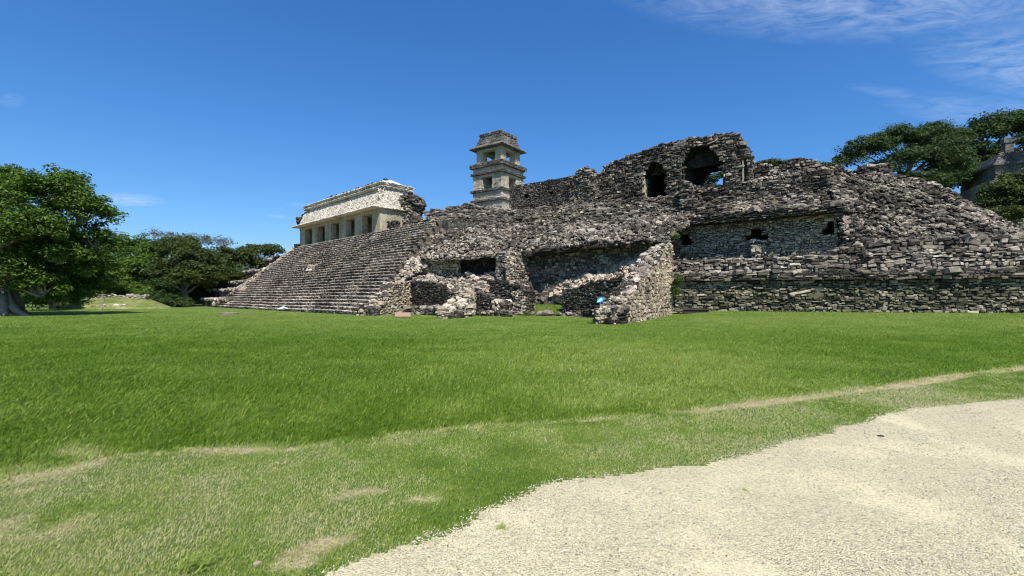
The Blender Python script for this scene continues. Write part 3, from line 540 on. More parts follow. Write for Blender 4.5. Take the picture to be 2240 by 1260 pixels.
a = Acc(); wall(a, PL(848, 60.5), PL(862, 59.8), H-.1, [(0, 11.2), (1.5, 11.3)], 1., rag=.1, tb=.4); a.build('low_block', M_ST, gal)
# ------------------------------------------------------------------ tower
TC = np.array([-1.6, 74.5]); tw = unit(np.array([-1420., 1030.])); ts = unit(np.array([760., 1030.]))
TO = TC+tw*3.15+ts*3.15     # centre
def TP(s, b, z): p = TO-tw*s+ts*b; return np.array([p[0], p[1], z])     # s: + towards the near corner side, b: + away
tow = thing('square_tower', TP(0, 0, H), 'four-storey square stone tower with open window bays and a stepped mansard roof', 'tower')
def tb_(a, h, z0, z1, h1=None, z=None): h1 = h1 or h; hexa(a, [TP(-h, -h, z0), TP(h, -h, z0), TP(h, h, z0), TP(-h, h, z0)], [TP(-h1, -h1, z1), TP(h1, -h1, z1), TP(h1, h1, z1), TP(-h1, h1, z1)])
def tblk(a, x0, x1, y0, y1, z0, z1): hexa(a, [TP(x0, y0, z0), TP(x1, y0, z0), TP(x1, y1, z0), TP(x0, y1, z0)], [TP(x0, y0, z1), TP(x1, y0, z1), TP(x1, y1, z1), TP(x0, y1, z1)])
def tclad(a, h, z0, z1, keep=None, sz=.17, pr=.045, tb=.55):
    for (p, q, n) in ((TP(-h, -h, 0), TP(h, -h, 0), -ts), (TP(h, -h, 0), TP(h, h, 0), -tw)):
        A_ = p.copy(); B_ = q.copy(); A_[2] = B_[2] = z0; C_ = A_.copy(); D_ = B_.copy(); C_[2] = D_[2] = z1
        courses(a, A_, B_, C_, D_, sz, sz*1.5, pr, keep=keep, tbase=tb, outn=np.array([n[0], n[1], 0]))
a = Acc(); tb_(a, 3.02, 8, 17.2); tb_(a, 2.98, 17.55, 18.8); tb_(a, 2.98, 21.9, 22.8); tclad(a, 3.02, 12, 17.2); tclad(a, 2.98, 17.55, 18.8); tclad(a, 2.98, 22.0, 22.8)
a.build('shaft', M_TOW, tow)
for h, z0, z1 in ((3.3, 17.2, 17.55), (3.3, 18.8, 19.15), (3.3, 21.65, 22.0), (3.42, 22.8, 23.45)):
    a = Acc(); tb_(a, h-.05, z0, z1, h); tclad(a, h-.02, z0, z1, sz=.16, pr=.06, tb=.3); a.build('ledge', M_TROOF, tow)
def storey(h, z0, z1, wo, off, mat, nm, sh):       # four corner piers joined by lintels, open bays between
    for sx in (-1, 1):
        for sy in (-1, 1):
            a = Acc(); e = wo/2; o1 = off
            x0, x1 = (e+o1, h) if sx > 0 else (-h, -e+o1); y0, y1 = (e, h) if sy > 0 else (-h, -e); tblk(a, x0, x1, y0, y1, z0, z1)
            if sy < 0: courses(a, TP(x0, y0, z0), TP(x1, y0, z0), TP(x0, y0, z1), TP(x1, y0, z1), .17, .25, .04, tbase=.6, outn=np.array([-ts[0], -ts[1], 0]))
            if sx > 0: courses(a, TP(x1, y0, z0), TP(x1, y1, z0), TP(x1, y0, z1), TP(x1, y1, z1), .17, .25, .04, tbase=.7, outn=np.array([-tw[0], -tw[1], 0]))
            a.build('corner_pier', mat, tow)
    a = Acc(); zl = z1-.42; e = wo/2
    for y0, y1 in ((-h+.04, -h+.9), (h-.9, h-.04)): a = Acc(); tblk(a, -e+off-.01, e+off+.01, y0, y1, zl, z1); a.build('lintel', mat, tow)
    for x0, x1 in ((-h+.04, -h+.9), (h-.9, h-.04)): a = Acc(); tblk(a, x0, x1, -e-.01, e+.01, zl, z1); a.build('lintel', mat, tow)
storey(2.95, 19.15, 21.65, 2.1, -.0, M_TOW, '', 1)
a = Acc(); tblk(a, -.9, .5, -1.1, 1.1, 19.15, 21.6); a.build('inner_core', M_TROOF, tow)
storey(2.55, 23.45, 26.0, 2.65, -.0, M_TOW, '', 1)
a = Acc(); tb_(a, 3.4, 25.95, 26.02, 3.45); tb_(a, 3.45, 26.02, 26.75, 2.6); tclad(a, 3.40, 26.0, 26.12, sz=.12, pr=.05, tb=.3); a.build('eave', M_TROOF, tow)
a = Acc(); tb_(a, 2.62, 26.7, 28.25, 2.05)
for (p0, p1, q0, q1, n) in ((TP(-2.62, -2.62, 26.7), TP(2.62, -2.62, 26.7), TP(-2.05, -2.05, 28.25), TP(2.05, -2.05, 28.25), ts), (TP(2.62, -2.62, 26.7), TP(2.62, 2.62, 26.7), TP(2.05, -2.05, 28.25), TP(2.05, 2.05, 28.25), tw)): courses(a, p0, p1, q0, q1, .17, .3, .05, tbase=.5, outn=np.array([-n[0], -n[1], .2]))
a.build('roof', M_TROOF, tow)
a = Acc(); tb_(a, 2.22, 28.2, 28.6, 2.22); tclad(a, 2.2, 28.2, 28.6, sz=.18, pr=.06, tb=.3); tb_(a, 2.0, 28.6, 28.85, 1.8); a.build('roof_cap', M_TROOF, tow)
# ------------------------------------------------------------------ roofless gallery on the upper terrace (long wall with vaulted openings)
G0 = PL(1115, 61.5); G1 = PL(1645, 42.9)
def gz(pts): return toUZ(G0, G1, pts)
def gu(px): return hit(G0, G1, px)
rg = thing('vaulted_ruin', (*gu(1480)[1], 11.5), 'long dark roofless ruin with one black doorway and one large corbelled arch', 'ruin')
# plain wall left
a = Acc(); c = Acc(); u1 = gu(1290)[0]; gd = unit(G1-G0); gn = np.array([gd[1], -gd[0]]); gn3 = np.array([gn[0], gn[1], 0])
pA = G0; pB = gu(1247)[1]
wall(a, pA, pB, 10.5, gz([(1115, 408), (1180, 398), (1245, 386)]), 1., [toUZ(pA, pB, h) for h in ([(1147, 424), (1156, 424), (1156, 433), (1147, 433)], [(1200, 419), (1210, 419), (1210, 424), (1207, 424), (1207, 430), (1203, 430), (1203, 424), (1200, 424)])], rag=.02, core=c, tb=.42, sh=.15, sl=.24, prot=.04, capn=.15)
c.build('core', M_CORED, a.build('plain_wall', M_ST, rg))
a = Acc(); c = Acc(); pA = gu(1247)[1]; pB = gu(1305)[1]-gn*-.4
wall(a, pA, pB, 10.5, toUZ(pA, pB, [(1247, 388), (1258, 386), (1262, 374), (1280, 367), (1296, 380), (1305, 385)]), 1.3, rag=.25, core=c, tb=.5, sh=.22, sl=.35, prot=.16); c.build('core', M_CORED, a.build('broken_wall', M_ST, rg))
# front wall with openings
arch1 = [(1407, 440), (1406, 385), (1413, 372), (1424, 356), (1434, 354), (1446, 361), (1457, 374), (1457, 440)]
arch2 = [(1491, 408), (1491, 352), (1500, 342), (1510, 327), (1522, 319), (1550, 317), (1562, 330), (1580, 350), (1583, 404)]
fA = gu(1303)[1]; fB = gu(1638)[1]
a = Acc(); c = Acc()
wall(a, fA, fB, 10.2, toUZ(fA, fB, [(1303, 384), (1317, 380), (1322, 366), (1345, 352), (1360, 347), (1372, 345), (1385, 338), (1400, 334), (1415, 330), (1440, 320), (1466, 312), (1480, 309), (1510, 305), (1535, 300), (1560, 296), (1600, 291), (1614, 292), (1617, 303), (1628, 322), (1638, 340)]), 1.5,
     [toUZ(fA, fB, arch1), toUZ(fA, fB, arch2), toUZ(fA, fB, [(1624, 410), (1624, 352), (1637, 340), (1650, 340), (1650, 410)])], rag=.16, core=c, tb=.40, sh=.2, sl=.36, prot=.13, cell=.16)
c.build('core', M_CORED, a.build('front_wall', M_ST, rg))
# thin pale strips painting sunlight onto the right-hand jambs
for px, y0, y1 in ((1404.5, 388, 436), (1488.5, 355, 402), (1623.0, 350, 398)):
    a = Acc(); u, p = hit(fA, fB, px); z0, z1 = Z(y1, p[1]), Z(y0, p[1])
    P0 = p+gd*.03+gn*.03; P1 = p+gd*.12-gn*1.2; pt = [P0, p+gd*.12+gn*.03, P1, p+gd*.03-gn*1.2]; prism(a, pt, z0, z1); a.build('sunlit_jamb_strip', M_PIER, rg)
# rear wall and ceiling
a = Acc(); c = Acc(); off = -gn*4.2
rA = fA+off+gd*2; rB = fB+off-gd*1.3; hole2 = toUZ(rA, rB, [(1527, 410), (1537, 395), (1547, 376), (1560, 364), (1592, 358), (1596, 410)])
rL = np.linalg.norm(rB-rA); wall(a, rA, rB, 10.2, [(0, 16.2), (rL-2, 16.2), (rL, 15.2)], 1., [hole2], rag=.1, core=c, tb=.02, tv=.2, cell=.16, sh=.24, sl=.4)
c.build('core', M_CORED, a.build('rear_wall', M_DK, rg))  # near-black stones put the shade inside the arch into the colour
a = Acc(); uL = hit(fA, fB, 1398)[0]; uR = hit(fA, fB, 1606)[0]
A0 = fA+gd*uL; A1 = fA+gd*uR
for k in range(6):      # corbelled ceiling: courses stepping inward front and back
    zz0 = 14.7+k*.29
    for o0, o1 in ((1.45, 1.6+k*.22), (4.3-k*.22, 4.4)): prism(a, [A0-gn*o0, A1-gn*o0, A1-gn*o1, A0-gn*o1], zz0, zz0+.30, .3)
prism(a, [A0-gn*1.4, A1-gn*1.4, A1-gn*4.8, A0-gn*4.8], 16.25, 16.6, .2); prism(a, [A0-gn*1.45, A0+gd*.6-gn*1.45, A0+gd*.6-gn*4.4, A0-gn*4.4], 10.3, 16.3, .2)  # end block added to keep the doorway interior dark
pm = hit(fA, fB, 1474)[1]; prism(a, [pm-gn*1.4, pm+gd*.8-gn*1.4, pm+gd*.8-gn*4.4, pm-gn*4.4], 10.3, 16.3, .2)  # cross block added between the openings to make the doorway black
a.build('vault', M_CORED, rg)  # dark material deepens the shade under the ceiling
# collapsed vault rubble on the left part of the roof
a = Acc(); G = []
for o, dz in ((.2, 0), (1.5, .1), (3.2, -.1)): G.append([np.array([*(hit(fA, fB, px)[1]-gn*o), Z(py, hit(fA, fB, px)[1][1])+dz-.2]) for px, py in ((1318, 378), (1345, 354), (1375, 344), (1405, 335), (1470, 312), (1560, 297), (1612, 293))])
sheet(a, G, 6, .1, -.2); rubble(a, G, 6, .28, .5, .45, .7); a.build('roof_rubble', M_ST, rg)
# ruined end: curved vault section facing right
a = Acc(); G = []
e0 = fB; 
for k, (o, zt) in enumerate(((.1, 0), (.9, .1), (1.8, -.2))): G.append([np.array([*(e0-gn*o+gd*e), z+zt]) for e, z in ((-1.2, 16.45), (-.75, 15.9), (-.35, 15.2), (-.05, 14.5), (0.05, 13.6))])
sheet(a, G, 5, .08, 0); rubble(a, G, 10, .3, .55, .6, .2); a.build('vault_end', M_ST, rg)
# low fallen walling in front of the openings
for (p0, D0, p1, D1, tp) in ((1490, 45.4, 1512, 44.8, [(1490, 399), (1508, 400), (1512, 406)]),):
    a = Acc(); c = Acc(); A_ = PL(p0, D0); B_ = PL(p1, D1); wall(a, A_, B_, 10.3, toUZ(A_, B_, tp), .8, rag=.1, core=c, tb=.5); c.build('core', M_CORED, a.build('fallen_walling', M_ST, rg))
# ------------------------------------------------------------------ central rubble slope
hp_ = thing('rubble_slope', (2, 48, 0), 'steep collapsed slope of loose grey stones between the stairs and the dark ruin', 'rubble')
def GR(rows): return [[W(*p) for p in r] for r in rows]
G = GR([[(925, 462, 62), (980, 459, 61), (1040, 450, 61), (1115, 460, 60), (1200, 452, 57), (1300, 442, 53), (1400, 436, 49.5), (1470, 428, 47.5), (1520, 418, 46.2)],
        [(935, 474, 58), (985, 476, 57.5), (1040, 472, 57), (1115, 476, 56), (1200, 466, 54), (1300, 452, 50.5), (1400, 447, 48), (1470, 440, 46.8), (1540, 433, 45.2)],
        [(950, 496, 53.5), (990, 500, 53), (1040, 500, 52), (1115, 500, 51), (1200, 492, 49.5), (1300, 486, 47.8), (1400, 474, 46.8), (1470, 464, 46), (1540, 458, 44.6)],
        [(935, 535, 49.5), (985, 534, 48.5), (1040, 532, 47.5), (1115, 528, 46.5), (1200, 520, 45), (1300, 508, 44), (1400, 500, 43), (1470, 492, 43.5), (1540, 478, 43.8)],
        [(920, 566, 47.3), (985, 566, 45.8), (1040, 561, 45.4), (1100, 557, 45.0), (1200, 546, 43.9), (1300, 531, 42.3), (1420, 524, 40.6), (1475, 520, 41.2), (1500, 492, 44)]])
a = Acc(); sheet(a, G, 8, .3, -.15); a.build('packed_fill', M_CORE, hp_)
a = Acc(); rubble(a, G[2:], 9.5, .33, .62, .50, .35, tvar=.3); a.build('loose_stones', M_ST, hp_)
a = Acc(); rubble(a, G[:3], 10, .36, .42, .42, .8, tvar=.26, layer=.6); a.build('layered_stones', M_ST, hp_)
a = Acc(); c = Acc()     # low broken ledges on the skyline
for (p0, D0, p1, D1, tp, zb) in ((936, 61, 1034, 61, [(936, 462), (950, 458), (975, 461), (979, 452), (1000, 451), (1014, 447), (1034, 446)], 11.2), (1005, 58, 1125, 57, [(1005, 470), (1060, 467), (1125, 462)], 10.2), (1300, 51.6, 1407, 48.2, [(1300, 446), (1350, 442), (1407, 432)], 9.6)):
    A_ = PL(p0, D0); B_ = PL(p1, D1); wall(a, A_, B_, zb, toUZ(A_, B_, tp), 1.2, rag=.25, core=c, tb=.35, sh=.18, sl=.35, prot=.14)
c.build('core', M_CORED, a.build('broken_ledge', M_ST, hp_))
# diagonal boundary strip beside the steps
a = Acc(); G = GR([[(945, 486, 55.5), (975, 492, 54.5)], [(925, 535, 50.5), (965, 540, 49)], [(895, 570, 48), (940, 584, 47.3)], [(862, 612, 45.8), (895, 606, 46.9)], [(832, 652, 43.5), (852, 632, 43.9)], [(795, 690, 42.3), (815, 680, 41.4)]])
sheet(a, G, 8, .2, -.2); rubble(a, G, 11, .32, .6, .68, .3, tvar=.25); a.build('stair_edge_rubble', M_PINK, hp_)
# ------------------------------------------------------------------ ruined rooms at the foot of the slope
def ruinwall(parent, name, p0, D0, p1, D1, top, zb=-.1, thick=.9, mat=M_ST, core=M_CORED, **k):
    A_ = PL(p0, D0); B_ = PL(p1, D1); a = Acc(); c = Acc(); k.setdefault('prot', .06); wall(a, A_, B_, zb, toUZ(A_, B_, top), thick, core=c, **k); o = a.build(name, mat, parent); c.build('core', core, o); return o
rm = thing('ruined_rooms', (-6, 43, 0), 'cluster of low ruined stone side walls and open rooms right of the staircase', 'ruin')
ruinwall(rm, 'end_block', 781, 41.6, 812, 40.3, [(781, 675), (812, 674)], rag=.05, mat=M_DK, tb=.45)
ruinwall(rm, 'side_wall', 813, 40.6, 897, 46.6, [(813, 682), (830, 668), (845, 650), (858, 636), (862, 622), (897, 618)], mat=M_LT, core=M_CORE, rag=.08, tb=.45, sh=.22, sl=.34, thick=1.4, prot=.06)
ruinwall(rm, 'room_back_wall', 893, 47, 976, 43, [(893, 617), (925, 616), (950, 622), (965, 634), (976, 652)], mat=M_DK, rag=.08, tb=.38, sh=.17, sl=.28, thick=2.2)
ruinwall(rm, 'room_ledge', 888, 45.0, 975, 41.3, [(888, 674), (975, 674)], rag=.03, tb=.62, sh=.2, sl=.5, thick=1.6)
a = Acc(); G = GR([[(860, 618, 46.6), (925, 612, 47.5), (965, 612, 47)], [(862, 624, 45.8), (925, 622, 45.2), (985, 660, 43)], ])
G = GR([[(880, 592, 48.4), (935, 592, 48.8), (1000, 612, 47)], [(895, 612, 47.2), (935, 612, 46.4), (985, 640, 44.2)], [(897, 618, 46.9), (940, 618, 45.6), (985, 655, 43.3)]])
sheet(a, G, 8, .12, -.2); rubble(a, G, 10, .3, .5, .68, .5); a.build('room_top_rubble', M_PINK, rm)
ruinwall(rm, 'pale_pier', 905, 47.8, 1003, 47.2, [(905, 580), (925, 575), (1003, 568)], mat=M_LT, core=M_CORE, rag=.15, tb=.6, sh=.2, sl=.32, thick=1.5, zb=2.)
ruinwall(rm, 'recess_back_wall', 985, 48.5, 1098, 46.8, [(985, 548), (1098, 540)], mat=M_DK, rag=.05, tb=.42, sh=.2, sl=.3, thick=.8, zb=0)
a = Acc(); G = GR([[(985, 600, 47.4), (1040, 600, 46.9), (1095, 590, 46.2)], [(985, 640, 45.3), (1040, 638, 44.6), (1075, 612, 45.0)], [(960, 694, 36.8), (1040, 690, 42.0), (1075, 672, 43)]])
G = GR([[(985, 598, 47.4), (1040, 600, 46.9), (1095, 590, 46.2)], [(975, 640, 45.0), (1035, 632, 44.6), (1075, 620, 45.0)], [(978, 672, 42.2), (1020, 668, 43.0), (1060, 660, 43.6)]])
sheet(a, G, 8, .15, -.15); rubble(a, G, 10, .3, .6, .66, .4); a.build('recess_rubble', M_PINK, rm)
ruinwall(rm, 'recess_pier', 1086, 45.0, 1122, 43.6, [(1086, 552), (1122, 553)], mat=M_ST, rag=.12, tb=.6, sh=.2, sl=.3, thick=2.2, zb=.2)
a = Acc(); c = Acc(); A_ = PL(1122, 43.5); B_ = PL(1132, 45.2); wall(a, A_, B_, .2, toUZ(A_, B_, [(1122, 560), (1132, 566)]), .7, rag=.1, core=c, tb=.75, sh=.18, sl=.28, prot=.06); c.build('core', M_CORE, a.build('pier_side', M_LT, rm))  # sunlit side of the pier, its brightness put into paler stones
# buttress 2 with pale side face
bt = thing('low_buttress', (-5, 38, 0), 'low sloping stone buttress wall reaching onto the grass right of the brown panel', 'buttress')
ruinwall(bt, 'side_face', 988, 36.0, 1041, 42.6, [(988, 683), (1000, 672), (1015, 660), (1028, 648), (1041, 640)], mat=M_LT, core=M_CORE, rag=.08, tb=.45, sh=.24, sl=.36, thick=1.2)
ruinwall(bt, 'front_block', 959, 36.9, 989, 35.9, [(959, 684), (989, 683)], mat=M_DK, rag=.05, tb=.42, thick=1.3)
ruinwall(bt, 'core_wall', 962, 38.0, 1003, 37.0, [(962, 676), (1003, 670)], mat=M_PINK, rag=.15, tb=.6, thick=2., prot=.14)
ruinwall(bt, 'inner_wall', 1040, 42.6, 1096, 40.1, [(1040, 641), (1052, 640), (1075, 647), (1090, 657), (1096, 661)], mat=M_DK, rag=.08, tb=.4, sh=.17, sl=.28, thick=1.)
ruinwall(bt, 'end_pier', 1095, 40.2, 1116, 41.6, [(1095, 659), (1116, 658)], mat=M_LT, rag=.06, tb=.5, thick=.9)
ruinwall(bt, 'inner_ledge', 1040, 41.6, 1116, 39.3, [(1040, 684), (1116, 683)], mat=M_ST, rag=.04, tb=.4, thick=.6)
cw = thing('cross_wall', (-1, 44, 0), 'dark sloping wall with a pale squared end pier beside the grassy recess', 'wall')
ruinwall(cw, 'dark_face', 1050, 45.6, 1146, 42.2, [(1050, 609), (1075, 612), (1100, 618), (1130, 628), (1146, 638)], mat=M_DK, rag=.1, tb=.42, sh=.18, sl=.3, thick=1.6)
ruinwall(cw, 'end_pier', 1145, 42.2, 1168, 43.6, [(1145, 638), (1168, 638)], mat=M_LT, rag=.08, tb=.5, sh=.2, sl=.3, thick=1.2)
a = Acc(); G = GR([[(1045, 612, 48), (1100, 600, 47), (1150, 606, 46.5)], [(1050, 612, 46), (1100, 617, 44.9), (1160, 636, 43.5)]]); sheet(a, G, 8, .1, -.1); rubble(a, G, 10, .3, .5, .65, .5); a.build('top_rubble', M_PINK, cw)
fo = thing('foundation_kerb', (2, 42, 0), 'low straight line of foundation stones across the front of the grassy recess', 'foundation')
ruinwall(fo, 'kerb_stones', 1085, 43.2, 1275, 40.0, [(1085, 684), (1180, 685), (1275, 686)], mat=M_ST, core=M_CORE, rag=.03, tb=.5, sh=.15, sl=.42, thick=.7, capn=.5)
# big recess: overhung back wall
rc = thing('recessed_chamber', (4, 46, 0), 'wide shadowed chamber wall under the overhanging rubble lip behind the blue sign', 'ruin')
ruinwall(rc, 'back_wall', 1122, 46.6, 1445, 42.2, [(1122, 538), (1200, 530), (1300, 515), (1445, 505)], mat=M_ST, core=M_CORE, rag=.05, tb=.55, sh=.24, sl=.34, thick=1., zb=0)
a = Acc(); G = GR([[(1120, 548, 46.5), (1200, 540, 45.8), (1300, 524, 44.5), (1420, 512, 42.8)], [(1122, 556, 44.9), (1200, 547, 43.8), (1300, 532, 42.2), (1425, 525, 40.5)]])
V = np.array(G); lo = V.copy(); lo[..., 2] -= .35
for i in range(3): hexa(a, [lo[1, i], lo[1, i+1], lo[0, i+1], lo[0, i]], [V[1, i], V[1, i+1], V[0, i+1], V[0, i]], .2)
G2 = [[p-np.array([0, 0, .3]) for p in V[1]], [p+np.array([0, -.1, .1]) for p in V[1]]]; rubble(a, G2, 25, .35, .5, .3, .8); a.build('overhanging_lip', M_DK, rc)
a = Acc(); G = GR([[(1200, 640, 45.5), (1240, 612, 44.8), (1300, 598, 43.9), (1360, 575, 43.1), (1425, 548, 42.0)], [(1215, 655, 45.0), (1245, 640, 43.9), (1300, 622, 42.8), (1360, 604, 41.9), (1440, 585, 40.0)], [(1232, 668, 44.4), (1250, 668, 43), (1300, 660, 42.0), (1360, 640, 41), (1440, 620, 39.5)]])
sheet(a, G, 8, .25, -.15); rubble(a, G, 10, .33, .6, .66, .4, tvar=.25); a.build('fallen_stones', M_LT, rc)
a = Acc(); G = GR([[(1126, 605, 46.3), (1200, 622, 45.5)], [(1130, 665, 46.0), (1215, 665, 45.2)]]); sheet(a, G, 6, .3, 0); rubble(a, G, 6, .4, .6, .45, .2); a.build('root_covered_wall', M_ST, rc)
ruinwall(rc, 'front_wall', 1230, 42.0, 1360, 37.0, [(1230, 634), (1255, 631), (1270, 627), (1283, 620), (1300, 616), (1320, 613), (1345, 610), (1360, 606)], mat=M_DK, rag=.1, tb=.42, sh=.2, sl=.32, thick=1.)
ruinwall(rc, 'front_foot', 1272, 38.5, 1318, 36.4, [(1272, 680), (1318, 676)], mat=M_DK, rag=.1, tb=.4, sh=.2, sl=.32, thick=1.2)
# the big buttress
bb = thing('great_buttress', (8, 32, 0), 'massive ruined stone buttress projecting toward the viewer beside the blue sign', 'buttress')
NC = PL(1345, 28.3); JC = LW0+LWd*-.2
zb_ = lambda u: ground_z(NC[0]+(JC-NC)[0]*np.clip(np.asarray(u)/np.linalg.norm(JC-NC), 0, 1), NC[1]+(JC-NC)[1]*np.clip(np.asarray(u)/np.linalg.norm(JC-NC), 0, 1))-.1
prof = toUZ(NC, JC, [(1345, 678), (1353, 672), (1365, 664), (1376, 656), (1390, 646), (1397, 622), (1410, 606), (1425, 596), (1434, 588), (1444, 566), (1450, 552), (1462, 540), (1475, 532), (1484, 530)])
a = Acc(); c = Acc(); wall(a, NC, JC, zb_, prof, 1.3, core=c, rag=.08, tb=.50, sh=.22, sl=.2, prot=.09, tv=.5); c.build('core', M_CORE, a.build('sunlit_side', M_LT, bb))  # sunlight on this side is partly painted in by the paler stone
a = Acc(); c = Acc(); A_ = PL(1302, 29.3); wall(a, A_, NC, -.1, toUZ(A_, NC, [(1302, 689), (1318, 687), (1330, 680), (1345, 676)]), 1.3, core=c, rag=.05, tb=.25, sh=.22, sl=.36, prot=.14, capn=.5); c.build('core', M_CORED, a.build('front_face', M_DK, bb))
Lp = np.linalg.norm(JC-NC); bd = (JC-NC)/Lp; bn = np.array([-bd[1], bd[0]])
G = []; pu = [p[0] for p in prof]; pz = [p[1] for p in prof]
for f in np.linspace(0.02, 1, 9):
    u = f*Lp; zt = np.interp(u, pu, pz); row = []
    for o, dz in ((.1, 0), (.45, .1), (.85, -.05), (1.15, -.35), (1.4, -.9)): o = o*(1+.6*f); p = NC+bd*u+bn*o; row.append(np.array([p[0], p[1], max(zt+dz*min(1, zt/2), .1)]))
    G.append(row)
a = Acc(); sheet(a, G, 6, .12, -.12); rubble(a, G, 11, .34, .5, .62, .75, tvar=.26); a.build('sloping_top', M_PINK, bb)
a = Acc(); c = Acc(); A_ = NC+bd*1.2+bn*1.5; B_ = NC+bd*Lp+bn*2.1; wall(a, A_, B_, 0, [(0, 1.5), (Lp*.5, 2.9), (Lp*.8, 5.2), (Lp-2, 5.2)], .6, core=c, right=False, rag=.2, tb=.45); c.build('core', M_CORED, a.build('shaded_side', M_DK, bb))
# ------------------------------------------------------------------ right: lower retaining wall with cornices, upper wall with T windows, south slope
rw = thing('retaining_wall', (*LW0, .5), 'long dark two-tiered retaining wall of mossy stones rising from the grass', 'wall')
LWe = LW0+LWd*42; LWL = 42
def LP(u, o, z): p = LW0+LWd*u-LWn*o; return np.array([p[0], p[1], z])
a = Acc(); c = Acc(); wall(a, LW0, LWe, .4, [(0, 2.95), (LWL, 2.95)], 2.2, core=c, rag=.02, tb=.45, sh=.19, sl=.38, prot=.12, capn=0, tv=.6)
c.build('core', M_CORED, a.build('lower_course', M_BASE, rw))
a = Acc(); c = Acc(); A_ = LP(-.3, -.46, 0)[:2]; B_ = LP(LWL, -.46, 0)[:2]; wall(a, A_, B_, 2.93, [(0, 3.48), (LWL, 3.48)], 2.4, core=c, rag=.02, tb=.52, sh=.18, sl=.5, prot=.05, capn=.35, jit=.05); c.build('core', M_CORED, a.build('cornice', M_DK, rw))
a = Acc(); c = Acc(); A_ = LP(0, .55, 0)[:2]; B_ = LP(LWL, .55, 0)[:2]; wall(a, A_, B_, 3.4, [(0, 4.55), (9, 4.6), (13, 4.75), (15, 4.95), (LWL, 5.0)], 2.4, core=c, rag=.08, tb=.60, sh=.24, sl=.46, prot=.1, capn=.7); c.build('core', M_CORED, a.build('second_course', M_ST, rw))
a = Acc(); c = Acc(); A_ = LP(11.8, .9, 0)[:2]; B_ = LP(LWL, .9, 0)[:2]; wall(a, A_, B_, 4.9, [(0, 5.1), (2, 5.75), (8, 5.8), (LWL-12, 5.85)], 2.4, core=c, rag=.08, tb=.48, sh=.28, sl=.45, prot=.12, capn=1); c.build('core', M_CORED, a.build('third_course', M_ST, rw))
# upper wall
uw = thing('window_wall', (20, 40, 4), 'stone wall with small black T-shaped windows under a thick overhanging cornice', 'wall')
U0 = PL(1470, 45.6); U1 = PL(1832, 37.3); ud = unit(U1-U0); un = np.array([ud[1], -ud[0]]); UL = np.linalg.norm(U1-U0)
holes = [toUZ(U0, U1, h) for h in ([(1488, 512), (1507, 512), (1507, 523), (1513, 526), (1514, 537), (1486, 537)], [(1640, 501), (1671, 501), (1672, 511), (1681, 513), (1681, 524), (1629, 526), (1630, 516), (1639, 514)], [(1810, 485), (1829, 485), (1829, 501), (1834, 503), (1834, 515), (1798, 515), (1799, 502), (1809, 501)])]
a = Acc(); c = Acc(); ztop = Z(478, 41.5)
wall(a, U0, U1, 3.4, toUZ(U0, U1, [(1470, 500), (1650, 483), (1832, 464)]), 1.3, holes, core=c, rag=.03, tb=.52, sh=.2, sl=.3, prot=.05, cell=.14, capn=0, tv=.5, jit=.15)
c.build('core', M_CORE, a.build('window_masonry', M_WIN, uw))
a = Acc()
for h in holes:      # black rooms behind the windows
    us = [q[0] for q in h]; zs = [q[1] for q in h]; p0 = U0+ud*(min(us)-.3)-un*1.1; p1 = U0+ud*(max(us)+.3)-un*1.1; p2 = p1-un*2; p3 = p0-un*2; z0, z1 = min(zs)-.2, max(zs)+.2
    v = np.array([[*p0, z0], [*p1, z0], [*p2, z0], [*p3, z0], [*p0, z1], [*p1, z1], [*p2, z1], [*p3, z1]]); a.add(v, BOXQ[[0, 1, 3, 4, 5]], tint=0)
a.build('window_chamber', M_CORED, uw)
# the pilaster under the middle window
a = Acc(); c = Acc(); A_ = hit(U0+un*.35, U1+un*.35, 1645)[1]; B_ = hit(U0+un*.35, U1+un*.35, 1662)[1]; wall(a, A_, B_, 3.6, [(0, Z(529, A_[1])), (1, Z(529, A_[1]))], .4, core=c, rag=.03, tb=.75, sh=.3, sl=.4, prot=.04); A_ = hit(U0+un*.25, U1+un*.25, 1668)[1]; B_ = hit(U0+un*.25, U1+un*.25, 1682)[1]
c.build('core', M_CORE, a.build('pilaster', M_WIN, uw))
a = Acc(); c = Acc()
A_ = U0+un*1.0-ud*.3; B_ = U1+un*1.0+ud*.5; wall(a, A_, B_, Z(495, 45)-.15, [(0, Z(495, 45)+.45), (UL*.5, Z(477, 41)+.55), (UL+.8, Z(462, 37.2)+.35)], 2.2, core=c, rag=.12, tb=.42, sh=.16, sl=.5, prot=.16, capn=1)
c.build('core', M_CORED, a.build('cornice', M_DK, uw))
G = GR([[(1505, 432, 46.5), (1580, 432, 44.6), (1650, 428, 43.0), (1730, 418, 41.4), (1815, 408, 39.4)], [(1500, 460, 45.6), (1580, 455, 43.6), (1650, 450, 42.0), (1730, 440, 40.4), (1818, 432, 38.6)], [(1475, 492, 45.0), (1560, 484, 42.8), (1650, 474, 40.8), (1730, 467, 39.1), (1822, 458, 37.2)]])
a = Acc(); sheet(a, G, 8, .12, -.12); rubble(a, G, 13, .34, .38, .52, .9, tvar=.26, layer=.8); a.build('stone_courses', M_ST, uw)
